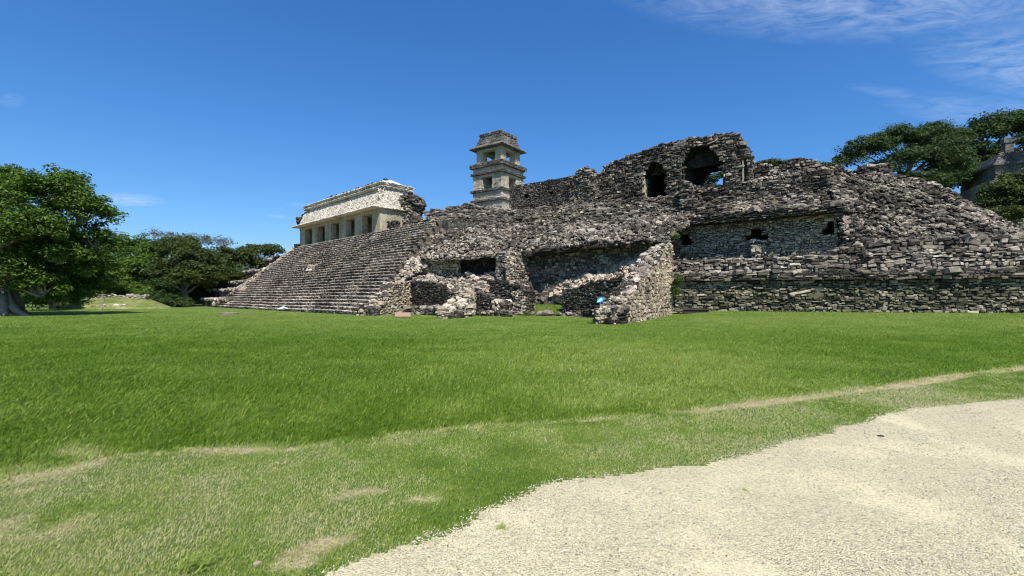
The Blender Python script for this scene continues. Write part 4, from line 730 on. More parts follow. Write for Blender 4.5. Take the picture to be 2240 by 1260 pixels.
# parapet wall above, in shade, with broken skyline
a = Acc(); c = Acc(); A_ = PL(1560, 45.2); B_ = PL(1812, 39.2); wall(a, A_, B_, 9, toUZ(A_, B_, [(1560, 425), (1590, 408), (1640, 399), (1700, 390), (1760, 378), (1812, 372)]), 2.5, core=c, rag=.12, tb=.40, sh=.2, sl=.4, prot=.12, capn=1); c.build('core', M_CORED, a.build('parapet', M_ST, uw))
a = Acc(); G = GR([[(1480, 420, 48), (1560, 408, 46.5), (1640, 398, 44.5), (1720, 380, 43), (1830, 366, 41.5)], [(1480, 430, 46.4), (1560, 416, 44.9), (1640, 401, 43.0), (1720, 390, 41.4), (1820, 372, 39.6)]]); sheet(a, G, 6, .1, -.1); rubble(a, G, 9, .3, .5, .6, .7); a.build('terrace_edge', M_ST, uw)
a = Acc(); c = Acc(); A_ = PL(1640, 47); B_ = PL(1900, 42.6); wall(a, A_, B_, 10.5, toUZ(A_, B_, [(1640, 362), (1660, 357), (1690, 364), (1722, 362), (1733, 347), (1748, 344), (1762, 350), (1780, 350), (1792, 362), (1828, 364), (1832, 360), (1845, 364), (1848, 378), (1900, 380)]), 1.6, core=c, rag=.15, tb=.36, sh=.2, sl=.36, prot=.14); c.build('core', M_CORED, a.build('broken_skyline_wall', M_ST, uw))
# south slope
ss_ = thing('collapsed_corner', (30, 36, 4), 'big collapsed corner mound of flat tumbled stones sloping down to the right', 'rubble')
G = GR([[(1815, 370, 40.5), (1890, 379, 41), (1950, 382, 41.5), (2010, 391, 41), (2070, 413, 40), (2130, 445, 39), (2200, 482, 38), (2260, 512, 37), (2400, 560, 36)],
        [(1818, 405, 39), (1890, 415, 38.8), (1950, 420, 38.8), (2010, 428, 38.4), (2070, 445, 38), (2130, 468, 37.2), (2200, 496, 36.4), (2260, 520, 35.8), (2400, 565, 35)],
        [(1822, 455, 37), (1890, 465, 36.7), (1950, 470, 36.6), (2010, 474, 36.4), (2070, 482, 36.1), (2130, 495, 35.6), (2200, 510, 35), (2260, 528, 34.6), (2400, 568, 34)],
        [(1836, 512, 36.6), (1890, 514, 35.8), (1950, 516, 35.4), (2010, 518, 35.1), (2070, 519, 34.9), (2130, 520, 34.6), (2200, 522, 34), (2260, 534, 33.5), (2400, 570, 32)],
        [(1836, 572, 36.6), (1890, 556, 35.4), (1950, 540, 34.9), (2010, 532, 34.6), (2070, 530, 34.2), (2130, 530, 33.9), (2200, 530, 33.6), (2260, 540, 33.0), (2400, 575, 31.6)]])
a = Acc(); sheet(a, G, 8, .35, -.15); a.build('packed_fill', M_CORED, ss_)
a = Acc(); rubble(a, G, 11, .33, .50, .44, .6, tvar=.28, layer=.15); a.build('tumbled_stones', M_ST, ss_)
a = Acc(); c = Acc(); A_ = PL(1890, 42); B_ = PL(1948, 41.6); wall(a, A_, B_, 11.5, toUZ(A_, B_, [(1890, 368), (1900, 364), (1920, 362), (1942, 358), (1948, 360)]), 1.5, core=c, rag=.08, tb=.45, sh=.22, sl=.45, prot=.12); c.build('core', M_CORED, a.build('wall_stub', M_ST, ss_))
# solid body so that nothing shows through from behind
a = Acc(); prism(a, [U0-un*1.5, U1-un*1.5, U1-un*12, U0-un*12], 0, 8.3); prism(a, [PL(1850, 38.6), PL(2040, 38.6), PL(2060, 55), PL(1850, 55)], 0, 4.6); a.build('inner_fill', M_CORED, ss_)
# ------------------------------------------------------------------ small things on the grass
M_SIGNW = flatmat('white_sign_panel', (.66, .74, .82), .35, .08); M_METAL = flatmat('grey_metal', (.35, .36, .36), .45, .1)
M_BROWN = flatmat('brown_panel', (.33, .22, .16), .7, .2); M_RUST = flatmat('dark_rusted_lid', (.07, .05, .042), .7, .3); M_BLUE = flatmat('blue_sign', (.02, .22, .40), .4, .1); M_LB = flatmat('light_blue_mark', (.45, .75, .9), .4, .05)
M_WP = flatmat('white_paint', (.72, .72, .69), .5, .06); M_CONC = flatmat('pale_concrete', (.58, .54, .46), .9, .2, 20); M_LEAFB = flatmat('dry_leaf', (.28, .10, .045), .8, .3, 30)
def obox(a, c, dx, dy, hx, hy, z0, z1, tint=.5):      # box aligned to plan direction dx
    c = np.asarray(c, float); b4 = [c-dx*hx-dy*hy, c+dx*hx-dy*hy, c+dx*hx+dy*hy, c-dx*hx+dy*hy]; prism(a, b4, z0, z1, tint)
# round stone slab
D = EYE*F/(689.5-HY); c = PL(501, 44); t_ = thing('stone_slab', (*c, 0), 'round flat weathered stone slab lying on the lawn left of the white sign', 'slab')
a = Acc(); tube(a, [(c[0], c[1], -.05), (c[0], c[1], .16), (c[0], c[1], .21)], [.80, .82, .76], 26); a.build('disc', M_ST, t_)
a = Acc(); tube(a, [(c[0], c[1], -.05), (c[0], c[1], .04)], [.92, .9], 26); a.build('footing', M_PINK, t_)
# white slanted information panel
def lectern(name, px, D, label, cat, hx, hy, z0, z1, mat, ang, legs=True, th=.05):
    c = PL(px, D); dx = np.array([math.cos(ang), math.sin(ang)]); dy = np.array([-dx[1], dx[0]]); t_ = thing(name, (*c, float(ground_z(*c))), label, cat); g = float(ground_z(*c))
    a = Acc(); q = [c-dx*hx-dy*hy, c+dx*hx-dy*hy, c+dx*hx+dy*hy, c-dx*hx+dy*hy]; prism(a, q, g+np.array([z0, z0, z1, z1]), g+np.array([z0, z0, z1, z1])+th); a.build('panel', mat, t_)
    return t_, c, dx, dy, g
t_, c, dx, dy, g = lectern('information_panel', 621, 56, 'small white slanted information panel on the grass at the foot of the stairs', 'sign', .62, .42, .22, .48, M_SIGNW, -.35)
for s in (-1, 1):
    a = Acc(); p = c+dx*.4*s; tube(a, [(p[0], p[1], -.05), (p[0], p[1], .36)], [.03, .03], 8); a.build('leg', M_METAL, t_)
a = Acc(); prism(a, [c-dx*.45-dy*.2, c+dx*.4-dy*.2, c+dx*.4+dy*.1, c-dx*.45+dy*.1], [.335, .335, .43, .43], [.340, .340, .435, .435]); a.build('picture_area', M_LB, t_)
# brown panel
t_, c, dx, dy, g = lectern('brown_panel', 881, 38.3, 'brown slanted panel slab on the grass in front of the ruined rooms', 'panel', .62, .42, .04, .30, M_BROWN, .25, th=.09)
a = Acc(); prism(a, [c-dx*.5+dy*.0, c+dx*.5+dy*.0, c+dx*.5+dy*.36, c-dx*.5+dy*.36], -.03, [.14, .14, .25, .25]); a.build('base', M_RUST, t_)
# dark lid by the wall
c = PL(1522, 36.4); g = float(ground_z(*c)); t_ = thing('dark_box', (*c, g), 'low dark rusty box with a flat lid on the grass against the long wall', 'box')
dx = LWd; dy = LWn; a = Acc(); obox(a, c, dx, dy, .88, .42, g-.05, g+.24); a.build('body', M_RUST, t_); a = Acc(); obox(a, c, dx, dy, .98, .5, g+.24, g+.32); a.build('lid', M_RUST, t_)
# blue sign on white post
c = PL(1313, 28.95); zb = Z(682, 28.95); t_ = thing('blue_sign', (*c, zb), 'small blue sign with pale drawing on a thin white post', 'sign')
a = Acc(); tube(a, [(c[0], c[1], zb-.02), (c[0], c[1], zb+.58)], [.022, .022], 10); a.build('post', M_WP, t_)
a = Acc(); obox(a, c, np.array([1., 0]), np.array([0, 1.]), .13, .11, zb-.14, zb+.03); a.build('footing', M_CONC, t_)
ct = np.array([c[0]+.0, c[1]-.03, zb+.72]); T = unit(np.array([1, -.25, .12])); U = unit(np.array([.28, .55, .75])); N = unit(np.cross(T, U)); N = N if N[1] < 0 else -N
def plate(a, ct, hx, hy, th, o=0): 
    v = [ct+N*(o+w_)+T*x*hx+U*y*hy for w_ in (0, th) for x, y in ((-1, -1), (1, -1), (1, 1), (-1, 1))]; a.add(v, BOXQ)
a = Acc(); plate(a, ct, .19, .20, .02); a.build('sign_board', M_BLUE, t_)
a = Acc(); r = []; n = 16       # pale ring and squiggle
for i in range(n): r.append(i*2*math.pi/n)
cc = ct+N*.024+T*.04+U*.07; V = [cc+(T*math.cos(q)+U*math.sin(q))*R_ for R_ in (.035, .062) for q in r]; a.add(V, [[i, (i+1) % n, n+(i+1) % n, n+i] for i in range(n)])
for x, y, hx, hy in ((-.06, -.08, .09, .05), (-.02, -.0, .05, .03), (.1, .0, .02, .05)): plate(a, ct+T*x+U*y, hx, hy, .003, .021)
a.build('pictogram', M_LB, t_)
# dry leaf and a weed, stone chips
c = PL(1482, EYE*F/(798-HY)); gz0 = float(ground_z(*c)); a = Acc(); an = np.linspace(0, 2*math.pi, 11)[:-1]; rr = .07*(1+.35*np.cos(5*an)); V = [(c[0]+r_*math.cos(q), c[1]+r_*.8*math.sin(q), gz0+.075+.025*math.cos(2*q)) for r_, q in zip(rr, an)]+[(c[0], c[1], gz0+.06)]
a.add(V, None, [[i, (i+1) % 10, 10] for i in range(10)]); tag(a.build('fallen_leaf', M_LEAFB), 'single reddish brown fallen leaf on the green lawn', 'leaf')
def tuft(name, px, py, label, n, ln, tint, sp):
    D = EYE*F/(py-HY); c = PL(px, D); a = Acc(); x = c[0]+rng.normal(0, sp, n); y = c[1]+rng.normal(0, sp, n); blades(a, x, y, ln*rng.uniform(.6, 1.3, n), np.full(n, .004), tint+rng.random(n)*.2, 1.4); tag(a.build(name, M_GR), label, 'plant')
tuft('weed', 1092, 1160, 'little dry weed growing alone in the gravel at the path edge', 40, .05, .35, .012)
tuft('weed', 1628, 1076, 'tiny weed growing in the middle of the gravel further right', 25, .04, .3, .012)
tuft('grass_clump', 418, 1248, 'taller bright yellow green clump of grass at the bottom of the lawn', 90, .11, .25, .05)
c = PL(562, EYE*F/(1237-HY)); a = Acc(); P = np.array([[c[0], c[1], .012]]); stones(a, P, np.array([1., 0, 0]), np.array([0, 1., 0]), np.array([0, 0, 1.]), np.array([[.045, .03, .02]]), np.array([.5])); tag(a.build('pale_stone', M_LT), 'pale stone half buried in the dry grass near the gravel', 'stone')
c = PL(1926, EYE*F/(958-HY)); a = Acc(); P = np.array([[c[0], c[1], .02]]); stones(a, P, np.array([1., 0, 0]), np.array([0, 1., 0]), np.array([0, 0, 1.]), np.array([[.07, .04, .025]]), np.array([.35])); tag(a.build('dark_stone', M_DK), 'dark flat stone lying alone on the gravel path', 'stone')
# ------------------------------------------------------------------ low grassy ruin left
M_TURF, t, b = newmat('dry_turf', .95); n1 = noise(t, .5, 5, .65, sc=(1, 1, 3)); n2 = noise(t, 3, 5, .7); t.links.new(ramp(t, mth(t, 'ADD', mth(t, 'MULTIPLY', n1, .6), mth(t, 'MULTIPLY', n2, .4)), [(.36, (.07, .11, .02)), (.5, (.16, .19, .05)), (.62, (.28, .26, .12)), (.72, (.42, .38, .27))]), b.inputs['Base Color']); bump(t, b, n2, .8, .15)
lr = thing('low_terrace_ruin', (*PL(250, 66), 0), 'long low grass covered stone terrace in front of the left trees', 'terrace')
def W0(px, D, z): p = PL(px, D); return np.array([p[0], p[1], z])
def zs_(py, D): return Z(py, D)
G = [[W0(95, 68, 1.6), W0(150, 68, 1.75), W0(250, 70, 1.8), W0(310, 71, 1.7), W0(330, 71, 1.3), W0(372, 70, .2)], [W0(100, 66, 1.3), W0(150, 66, 1.45), W0(250, 68, 1.5), W0(305, 69, 1.4), W0(335, 69, .9), W0(372, 69, .0)], [W0(108, 63.5, .4), W0(155, 63.5, .5), W0(250, 65, .55), W0(300, 66, .5), W0(340, 67, .25), W0(372, 68, -.2)], [W0(110, 62.5, -.2), W0(155, 62.5, -.2), W0(250, 64, -.2), W0(300, 65, -.2), W0(340, 66, -.3), W0(372, 67, -.3)]]
a = Acc(); sheet(a, G, 10, .1, 0); a.build('turf_slope', M_TURF, lr, True)
for p0, p1, D0, z0, z1 in ((150, 318, 68, 1.3, 1.95), (108, 200, 63.4, -.1, .5), (200, 275, 63.9, -.1, .45)): a = Acc(); wall(a, PL(p0, D0), PL(p1, D0+1.5), z0, [(0, z1-.1), (4, z1), (7, z1-.12), (12, z1)], .8, rag=.12, tb=.62, sh=.2, sl=.5, capn=.4); a.build('stone_course', M_PINK, lr)
# ------------------------------------------------------------------ hill and temple to the right
a = Acc(); hx = np.linspace(30, 260, 60); hy = np.linspace(46, 260, 60); HX, HY_ = np.meshgrid(hx, hy)
def hill_z(x, y): 
    t1 = sstep(42, 100, y)*sstep(28, 88, x); return t1*20+6*fbm(x*.03, y*.03, 91)*t1-.3
HZ = hill_z(HX, HY_); idx = np.arange(HX.size).reshape(HX.shape); a.add(np.stack([HX, HY_, HZ], -1).reshape(-1, 3), np.stack([idx[:-1, :-1], idx[:-1, 1:], idx[1:, 1:], idx[1:, :-1]], -1).reshape(-1, 4))
M_HILL, t, b = newmat('hill_grass', .95); n1 = noise(t, .3, 5); t.links.new(ramp(t, n1, [(.35, (.05, .10, .015)), (.65, (.12, .20, .03))]), b.inputs['Base Color']); bump(t, b, noise(t, 3, 5, .7), .8, .2)
tag(a.build('hill', M_HILL, None, True), kind='structure')
tp = thing('hill_temple', W(2215, 400, 72), 'grey stone temple with weathered mansard roof standing among trees on the hillside', 'temple')
TD = unit(np.array([1., -.42])); TI = np.array([-TD[1], TD[0]]); TP0 = PL(2178, 72)
def QP(s, b, z): p = TP0+TD*s+TI*b; return np.array([p[0], p[1], z])
zb0 = Z(398, 72)
def qb(a, s0, s1, b0, b1, z0, z1, i=0): hexa(a, [QP(s0, b0, z0), QP(s1, b0, z0), QP(s1, b1, z0), QP(s0, b1, z0)], [QP(s0+i, b0+i, z1), QP(s1-i, b0+i, z1), QP(s1-i, b1-i, z1), QP(s0+i, b1-i, z1)])
a = Acc(); qb(a, 0, 14, 0, 8, zb0, Z(362, 72)); courses(a, QP(0, 0, zb0), QP(14, 0, zb0), QP(0, 0, Z(362, 72)), QP(14, 0, Z(362, 72)), .3, .5, .06, tbase=.45, outn=np.array([0, -1., 0])); a.build('wall', M_TEMPLE, tp)
a = Acc(); qb(a, -.4, 14.4, -.4, 8.4, Z(362, 72), Z(357, 72)); a.build('cornice', M_TEMPLE, tp)
a = Acc(); qb(a, -.1, 14.1, -.1, 8.1, Z(357, 72), Z(334, 72), .9); courses(a, QP(0, 0, Z(357, 72)), QP(14, 0, Z(357, 72)), QP(.8, .8, Z(334, 72)), QP(13.2, .8, Z(334, 72)), .3, .5, .1, tbase=.6, outn=np.array([0, -1., 0])); a.build('roof', M_TEMPLE, tp)
a = Acc()
for s in (2.6, 5.0, 7.4, 9.8): qb(a, s, s+1.0, 3.4, 4.2, Z(334, 72), Z(300, 72))
qb(a, 2.4, 11, 3.3, 4.3, Z(303, 72), Z(292, 72)); a.build('roof_comb', M_TEMPLE, tp)
a = Acc(); qb(a, -1.2, 15, -1.2, 9, zb0-3, zb0+.05); courses(a, QP(-1.2, -1.2, zb0-3), QP(15, -1.2, zb0-3), QP(-1.2, -1.2, zb0), QP(15, -1.2, zb0), .35, .5, .1, tbase=.5, outn=np.array([0, -1., 0])); qb(a, -3, 16, -3, 10, zb0-9, zb0-2.95); courses(a, QP(-3, -3, zb0-9), QP(16, -3, zb0-9), QP(-3, -3, zb0-3), QP(16, -3, zb0-3), .35, .5, .1, tbase=.5, outn=np.array([0, -1., 0])); a.build('stepped_base', M_ST, tp)
# ------------------------------------------------------------------ trees
LEAF = {'lush': leaf_mat('lush_leaves', (.014, .040, .005), (.145, .25, .022)), 'olive': leaf_mat('olive_leaves', (.018, .036, .007), (.12, .16, .032)), 'dark': leaf_mat('dark_leaves', (.012, .032, .007), (.07, .13, .022)), 'feather': leaf_mat('feathery_leaves', (.022, .045, .012), (.10, .155, .045)), 'bare': leaf_mat('sparse_leaves', (.06, .06, .03), (.20, .19, .10))}
def limb(a, p0, p1, r0, r1, n=6, wob=.12, k=7):
    p0 = np.asarray(p0, float); p1 = np.asarray(p1, float); L = np.linalg.norm(p1-p0); t = np.linspace(0, 1, k)[:, None]; P = p0+(p1-p0)*t; P[1:-1] += rng.normal(0, wob*L/k, (k-2, 3)); P[:, 2] += L*.06*np.sin(t[:, 0]*3.14)
    tube(a, P, np.linspace(r0, r1, k), n, cap=False); return P
def tree(name, label, cat, base, trunk_top, tr, lobes, leafmat, nleaf, lsize, bark=None, group=None, clump=1.1, fill=.55, shrub=False):
    """lobes: (centre, radii) ellipsoids; each holds many small leaf clumps"""
    t_ = thing(name, base, label, cat, group); base = np.asarray(base, float); tt = np.asarray(trunk_top, float); bark = bark or M_BARKD
    if not shrub:
        a = Acc(); k = 7; t = np.linspace(0, 1, k)[:, None]; P = base+(tt-base)*t; P[1:-1, :2] += rng.normal(0, tr*.25, (k-2, 2)); P[0, 2] -= .3
        tube(a, P, tr*np.array([1.55, 1.12, 1., .94, .9, .84, .75]), 12, cap=False); a.build('trunk', bark, t_, True)
    al = Acc(); ac = Acc(); vol = np.array([np.prod(r)**(2/3) for c, r in lobes]); vol = vol/vol.sum()
    for (c, r), w_ in zip(lobes, vol):
        c = np.asarray(c, float); r = np.asarray(r, float)
        ncl = max(5, int(3.2*(r[0]*r[1]+r[0]*r[2]+r[1]*r[2])/clump**2*.95)); d = unit(rng.normal(0, 1, (ncl, 3))); rad = rng.uniform(fill, 1.02, (ncl, 1)); d[:, 2] = np.where(d[:, 2] < -.35, -d[:, 2]*.6, d[:, 2])
        cc = c+d*rad*r; n = int(nleaf*w_/ncl)+1
        cr = clump*rng.uniform(.55, 1.25, (ncl, 1)); ct = rng.normal(.5, .13, ncl)
        u = unit(rng.normal(0, 1, (ncl, n, 3))); rr = rng.random((ncl, n, 1))**.45; off = u*rr*cr[:, None]; off[..., 2] *= .55
        P = (cc[:, None]+off).reshape(-1, 3); tn = (np.repeat(ct, n)+rng.normal(0, .16, len(P)))
        if not shrub:
            lb = c-np.array([0, 0, r[2]*.35]); limb(al, tt-np.array([0, 0, .1]), lb, tr*.42, tr*.16, 7, .15)
            for q in rng.permutation(ncl)[:min(ncl, 9)]: limb(al, lb+rng.normal(0, .1, 3), cc[q], tr*.15, tr*.03, 5, .2, 5)
        m = len(P); N = unit(np.array([0, 0, .75])+u.reshape(-1, 3)*.6+rng.normal(0, .45, (m, 3))); T = unit(np.cross(N, rng.normal(0, 1, (m, 3)))); B = np.cross(N, T); s = lsize*rng.uniform(.6, 1.4, (m, 1))
        V = np.stack([P-T*s, P-B*s*.42+N*s*.12, P+T*s, P+B*s*.42+N*s*.12], 1).reshape(-1, 3); ac.add(V, np.arange(m*4).reshape(-1, 4), tint=np.repeat(np.clip(tn, 0, 1), 4))
    if not shrub: al.build('limbs', bark, t_, True)
    ac.build('crown', LEAF[leafmat], t_); return t_
def lobe(px, py, D, rx, ry, rd=None):      # ellipsoid of the crown: radii given as seen (px) and in depth (m)
    k = D/F; return (W(px, py, D), (rx*k, rd or (rx+ry)*.5*k, ry*k))
def gp(px, D, z=0): p = PL(px, D); return np.array([p[0], p[1], z])
# big tree on the left edge
bp = gp(8, 42.5)
tree('plane_tree', 'huge leafy green tree with pale thick buttressed trunk at the left edge', 'tree', bp, W(-12, 560, 42.5), 1.0,
     [lobe(30, 420, 43, 70, 60), lobe(110, 430, 42, 75, 62), lobe(175, 470, 43, 66, 58), lobe(205, 530, 44, 42, 45), lobe(60, 500, 40, 80, 55), lobe(-60, 450, 43, 90, 90), lobe(130, 560, 42, 65, 40), lobe(20, 590, 40, 55, 48), lobe(90, 630, 41.5, 60, 46), lobe(-70, 590, 41, 60, 60), lobe(10, 520, 39.5, 60, 40), lobe(100, 540, 44, 80, 50), lobe(60, 600, 45, 70, 60), lobe(190, 590, 44.5, 48, 42), lobe(-10, 400, 44, 60, 46), lobe(150, 400, 45, 40, 25), lobe(150, 635, 44, 52, 40), lobe(120, 655, 43, 50, 30), lobe(195, 620, 46, 46, 40)],
     'lush', 100000, .15, M_BARK, clump=.9)
a = Acc(); par = bpy.data.objects['plane_tree']
for an, L in ((-.25, 3.4), (.4, 2.2), (-1.2, 1.8), (2.6, 2.6), (-2.1, 2.2), (-.7, 2.2)):
    d = np.array([math.cos(an), math.sin(an), 0]); tube(a, [bp+d*.5+np.array([0, 0, 2.2]), bp+d*1.0+np.array([0, 0, .9]), bp+d*L*.6+np.array([0, 0, .25]), bp+d*L+np.array([0, 0, -.12])], [.25, .42, .28, .08], 8)
a.build('buttress_root', M_BARK, par, True)
TG = 'trees behind the lawn on the left'
tree('round_tree', 'rounded green tree standing directly behind the small bare sapling', 'tree', gp(215, 72), W(215, 640, 72), .35, [lobe(210, 590, 72, 48, 42), lobe(175, 620, 71, 40, 32), lobe(240, 625, 72, 30, 32), lobe(215, 555, 73, 30, 26)], 'lush', 15000, .2, group=TG, clump=1.3)
tree('shade_tree', 'dark low tree filling the gap beneath the huge left tree', 'tree', gp(120, 75), W(120, 640, 75), .4, [lobe(120, 610, 75, 55, 50), lobe(60, 600, 78, 50, 60), lobe(150, 650, 70, 40, 22)], 'dark', 14000, .22, group=TG, clump=1.4)
tree('tall_tree', 'tall blue green tree between the huge left tree and the olive crown', 'tree', gp(290, 98), W(290, 610, 98), .5, [lobe(262, 545, 98, 28, 32), lobe(305, 550, 100, 34, 34), lobe(285, 590, 96, 40, 34), lobe(330, 570, 98, 30, 35), lobe(345, 545, 99, 30, 24)], 'lush', 18000, .26, group=TG, clump=1.7)
tree('broad_tree', 'yellowish green leafy tree with dark trunk above the low terrace', 'tree', gp(300, 86), W(300, 640, 86), .45, [lobe(275, 600, 86, 42, 34), lobe(320, 590, 87, 34, 36), lobe(265, 635, 85, 30, 26), lobe(320, 640, 84, 30, 22)], 'lush', 13000, .24, group=TG, clump=1.5)
tree('olive_tree', 'large rounded olive green tree with pale trunk left of the stairs', 'tree', gp(407, 84), W(405, 640, 84), .55, [lobe(385, 560, 85, 48, 44), lobe(430, 570, 84, 44, 42), lobe(360, 600, 84, 34, 40), lobe(460, 600, 85, 34, 44), lobe(410, 615, 82, 46, 30), lobe(400, 535, 87, 34, 20)], 'olive', 26000, .22, M_BARK, group=TG, clump=1.35)
tree('leaning_tree', 'dark green tree with open branches just left of the stepped tiers', 'tree', gp(450, 92), W(480, 620, 92), .4, [lobe(495, 572, 94, 36, 32), lobe(525, 562, 96, 32, 24), lobe(470, 620, 90, 40, 38), lobe(510, 610, 92, 30, 26)], 'olive', 15000, .25, group=TG, clump=1.2)
tree('spreading_tree', 'dark tree with flat crown showing above the upper left tiers', 'tree', gp(560, 106), W(560, 590, 106), .4, [lobe(560, 552, 106, 38, 20), lobe(598, 548, 107, 26, 13), lobe(535, 572, 105, 34, 22), lobe(580, 575, 106, 28, 16)], 'olive', 12000, .26, group=TG, clump=1.2)
for px, lab in ((352, 'thin nearly leafless grey tree rising above the olive tree on its left side'), (425, 'thin nearly leafless grey tree rising straight above the olive tree'), (475, 'thin nearly leafless grey tree rising above the right side of the olive tree')):
    tree('bare_tree', lab, 'tree', gp(px, 102), W(px, 560, 102), .3, [lobe(px-14, 516+(px-352)*.08, 102, 26, 14), lobe(px+18, 520+(px-352)*.1, 103, 24, 14)], 'bare', 650, .2, M_BARK, group='leafless trees above the olive tree', clump=1.3)
tree('sapling', 'small bare pale sapling standing in front of the low terrace', 'tree', gp(222, 61.5), W(222, 668, 61.5), .13, [lobe(215, 650, 61.5, 12, 8), lobe(232, 652, 61.5, 10, 8)], 'bare', 60, .1, M_BARK, clump=.5)
for px, py, D, rx, ry, m, lab in ((350, 655, 80, 34, 22, 'dark', 'dark green bush at the right end of the low terrace'), (385, 662, 78, 30, 14, 'dark', 'low dark bush beside the pale trunk of the olive tree'), (288, 645, 76, 28, 10, 'lush', 'bright yellow green bush on top of the low terrace'), (445, 655, 88, 28, 26, 'dark', 'shadowy bush beside the first stepped tiers'), (160, 648, 74, 40, 16, 'dark', 'dark bush at the left end of the low terrace'), (260, 645, 90, 40, 24, 'dark', 'shaded bush behind the middle of the low terrace'), (320, 632, 94, 50, 30, 'dark', 'dark thicket under the yellowish green tree'), (400, 632, 95, 56, 32, 'dark', 'dark thicket under the olive tree'), (80, 652, 58, 50, 34, 'dark', 'dark bush in the shade beside the huge trunk'), (125, 640, 63, 40, 40, 'dark', 'tall dark shrub at the left end of the grassy terrace'), (500, 628, 97, 40, 34, 'dark', 'dark bushes behind the stepped tiers of the platform')):
    tree('bush', lab, 'bush', gp(px, D), None or gp(px, D, 1), .1, [lobe(px, py, D, rx, ry), lobe(px+rx*.5, py+ry*.3, D-1, rx*.5, ry*.6)], m, 4500, .2, group='bushes under the left trees', clump=1.0, shrub=True)
# distant band of forest closing the left horizon
a = Acc(); n = 60000; px = rng.uniform(-150, 640, n); D_ = rng.uniform(110, 150, n); top = 560+30*fbm(px*.02, px*0, 5)+(px < 200)*20; py = top+rng.random(n)**.7*(668-top); P = np.column_stack([(px-1120)/F*D_, D_, Z(py, D_)])
N = unit(np.array([0, -.3, .7])+rng.normal(0, .5, (n, 3))); T = unit(np.cross(N, rng.normal(0, 1, (n, 3)))); B = np.cross(N, T); s = .45*rng.uniform(.6, 1.4, (n, 1)); a.add(np.stack([P-T*s, P-B*s*.5, P+T*s, P+B*s*.5], 1).reshape(-1, 3), np.arange(n*4).reshape(-1, 4), tint=np.repeat(np.clip(rng.normal(.45, .2, n), 0, 1), 4))
tag(a.build('distant_forest', LEAF['dark']), 'dense dark forest closing the plaza far behind the left trees', 'forest', kind='stuff')
# right hillside trees
RG = 'trees on the hillside behind the ruin'
tree('umbrella_tree', 'wide spreading feathery tree above the collapsed right corner', 'tree', W(1965, 440, 66), W(1975, 400, 66), .45, [lobe(1890, 330, 66, 50, 26), lobe(1860, 350, 66, 32, 20), lobe(1960, 305, 67, 50, 30), lobe(2020, 310, 67, 44, 34), lobe(1990, 355, 66, 50, 34), lobe(2060, 330, 66, 50, 40), lobe(2075, 375, 65, 44, 34), lobe(2090, 300, 68, 34, 24), lobe(2045, 400, 64, 42, 28), lobe(1925, 370, 66, 30, 20), lobe(2000, 395, 66, 44, 26), lobe(2080, 350, 64, 40, 34), lobe(2040, 290, 68, 40, 22), lobe(1930, 320, 66, 40, 24)], 'feather', 56000, .16, M_BARK, group=RG, clump=1.0)
tree('hill_tree', 'tall dark tree standing highest at the right edge above the temple', 'tree', W(2150, 420, 84), W(2150, 370, 84), .7, [lobe(2150, 300, 84, 52, 44), lobe(2200, 275, 85, 50, 30), lobe(2240, 280, 86, 40, 36), lobe(2130, 350, 83, 40, 40), lobe(2170, 345, 84, 34, 34), lobe(2290, 300, 84, 50, 60), lobe(2250, 312, 70, 14, 24)], 'dark', 34000, .24, group=RG, clump=1.5)
tree('shadow_tree', 'dark tree in shade behind the feathery tree and left of the temple', 'tree', W(2110, 440, 80), W(2110, 400, 80), .5, [lobe(2100, 390, 80, 44, 40), lobe(2140, 400, 79, 26, 34), lobe(2060, 400, 80, 30, 30), lobe(2150, 425, 78, 26, 14)], 'dark', 14000, .24, group=RG, clump=1.3)
tree('front_tree', 'leafy dark green tree in front of the temple at the right edge', 'tree', W(2215, 500, 50), W(2215, 470, 50), .35, [lobe(2195, 430, 50, 42, 34), lobe(2230, 400, 50, 34, 30), lobe(2240, 450, 49, 40, 36), lobe(2190, 470, 49, 34, 24), lobe(2280, 420, 50, 50, 60), lobe(2165, 450, 50, 18, 18)], 'olive', 26000, .15, group=RG, clump=.85)
for px, py, D, rx, ry, lab in ((1700, 362, 62, 46, 12, 'bushy green treetop peeking over the parapet right of the big arch'), (1810, 368, 62, 26, 10, 'small green treetop peeking over the broken skyline wall'), (1765, 366, 63, 34, 10, 'green treetop mostly hidden behind the highest stones of the skyline')):
    tree('treetop', lab, 'tree', W(px, 460, D), W(px, 390, D), .2, [lobe(px-rx*.4, py, D, rx*.6, ry), lobe(px+rx*.4, py+2, D, rx*.6, ry)], 'olive', 4500, .16, group=RG, clump=.7)
tree('arch_tree', 'feathery tree seen through the large arch', 'tree', W(1560, 450, 75), W(1558, 410, 75), .2, [lobe(1552, 392, 75, 18, 10), lobe(1578, 385, 75, 18, 8), lobe(1545, 408, 75, 20, 10)], 'feather', 3000, .16, M_BARK, group=RG, clump=.8)
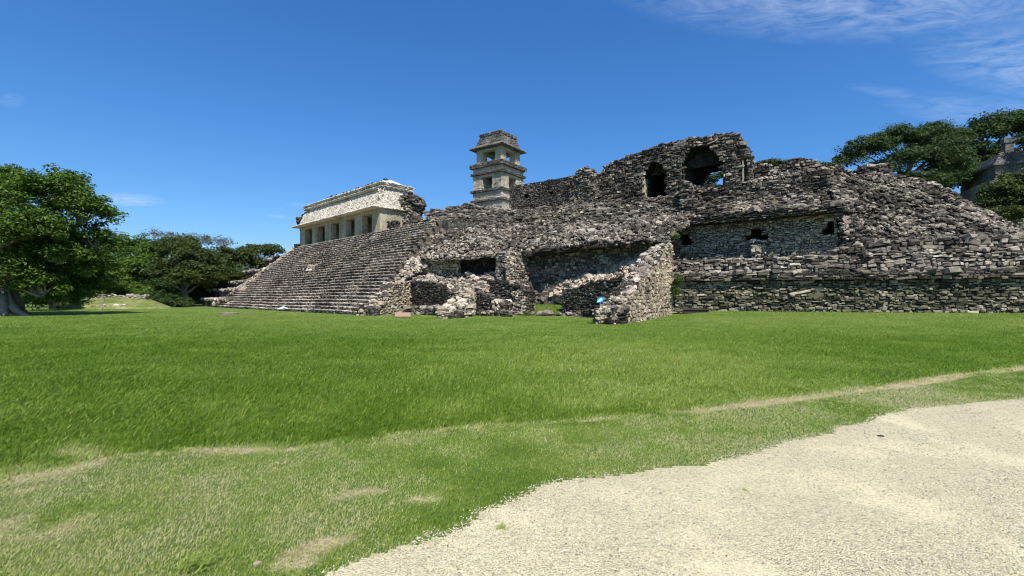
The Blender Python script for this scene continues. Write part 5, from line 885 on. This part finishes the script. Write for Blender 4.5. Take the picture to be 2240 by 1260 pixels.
for px, py, D, lab in ((1560, 684, 37.4, 'weeds at the wall foot right of the dark box'), (1750, 686, 35.3, 'weeds at the foot of the long wall below the middle window'), (1985, 688, 33.2, 'weeds at the foot of the long wall below the collapsed corner'), (900, 668, 44.6, 'weeds in front of the dark room wall'), (1150, 690, 41.0, 'weeds before the pale end pier of the cross wall'), (1410, 696, 33.0, 'weeds along the sunlit side of the great buttress')):
    c = W(px, py, D); tree('weeds', lab, 'plant', c, c, .1, [(c, (.5, .2, .16))], 'lush', 260, .045, group='weeds at the foot of the ruin', shrub=True, clump=.12)
# small green plants rooted in the masonry
for px, py, D, s, lab in ((1478, 520, 38.5, .5, 'small green plant rooted at the top corner of the great buttress'), (1478, 640, 37.2, .7, 'green climbing plant in the joint between the great buttress and the long wall'), (1484, 612, 37.0, .45, 'sprig of green leaves growing on the cornice beside the great buttress')):
    c = W(px, py, D); tree('wall_plant', lab, 'plant', c, c, .1, [(c, (s*.5, s*.4, s*(1.4 if py == 640 else .6)))], 'lush', 500, .06, shrub=True, clump=.25)
# grassy floor inside the recess
G = GR([[(1125, 664, 46.2), (1180, 664, 45.9), (1240, 664, 45.0)], [(1125, 672, 45.0), (1180, 673, 44.5), (1240, 674, 43.6)], [(1130, 684, 43.0), (1180, 684, 42.6), (1240, 684, 42.0)]])
a = Acc(); sheet(a, G, 8, .03, 0); tag(a.build('recess_lawn', M_GND, None, True), kind='structure')
a = Acc(); P = np.array(G); n = 9000; i = rng.integers(0, 2, n); j = rng.integers(0, 2, n); u = rng.random((n, 1)); v = rng.random((n, 1)); Q = (P[i, j]*(1-u)+P[i, j+1]*u)*(1-v)+(P[i+1, j]*(1-u)+P[i+1, j+1]*u)*v
_g = ground_z; qz = Q[:, 2]; ground_z = lambda x, y: qz
blades(a, Q[:, 0], Q[:, 1], .12*rng.uniform(.5, 1.3, n), np.full(n, .02), .35*rng.random(n), .8, False); ground_z = _g
tag(a.build('recess_grass', M_GR), 'bright short grass growing on the floor of the recessed chamber', 'grass', kind='stuff')
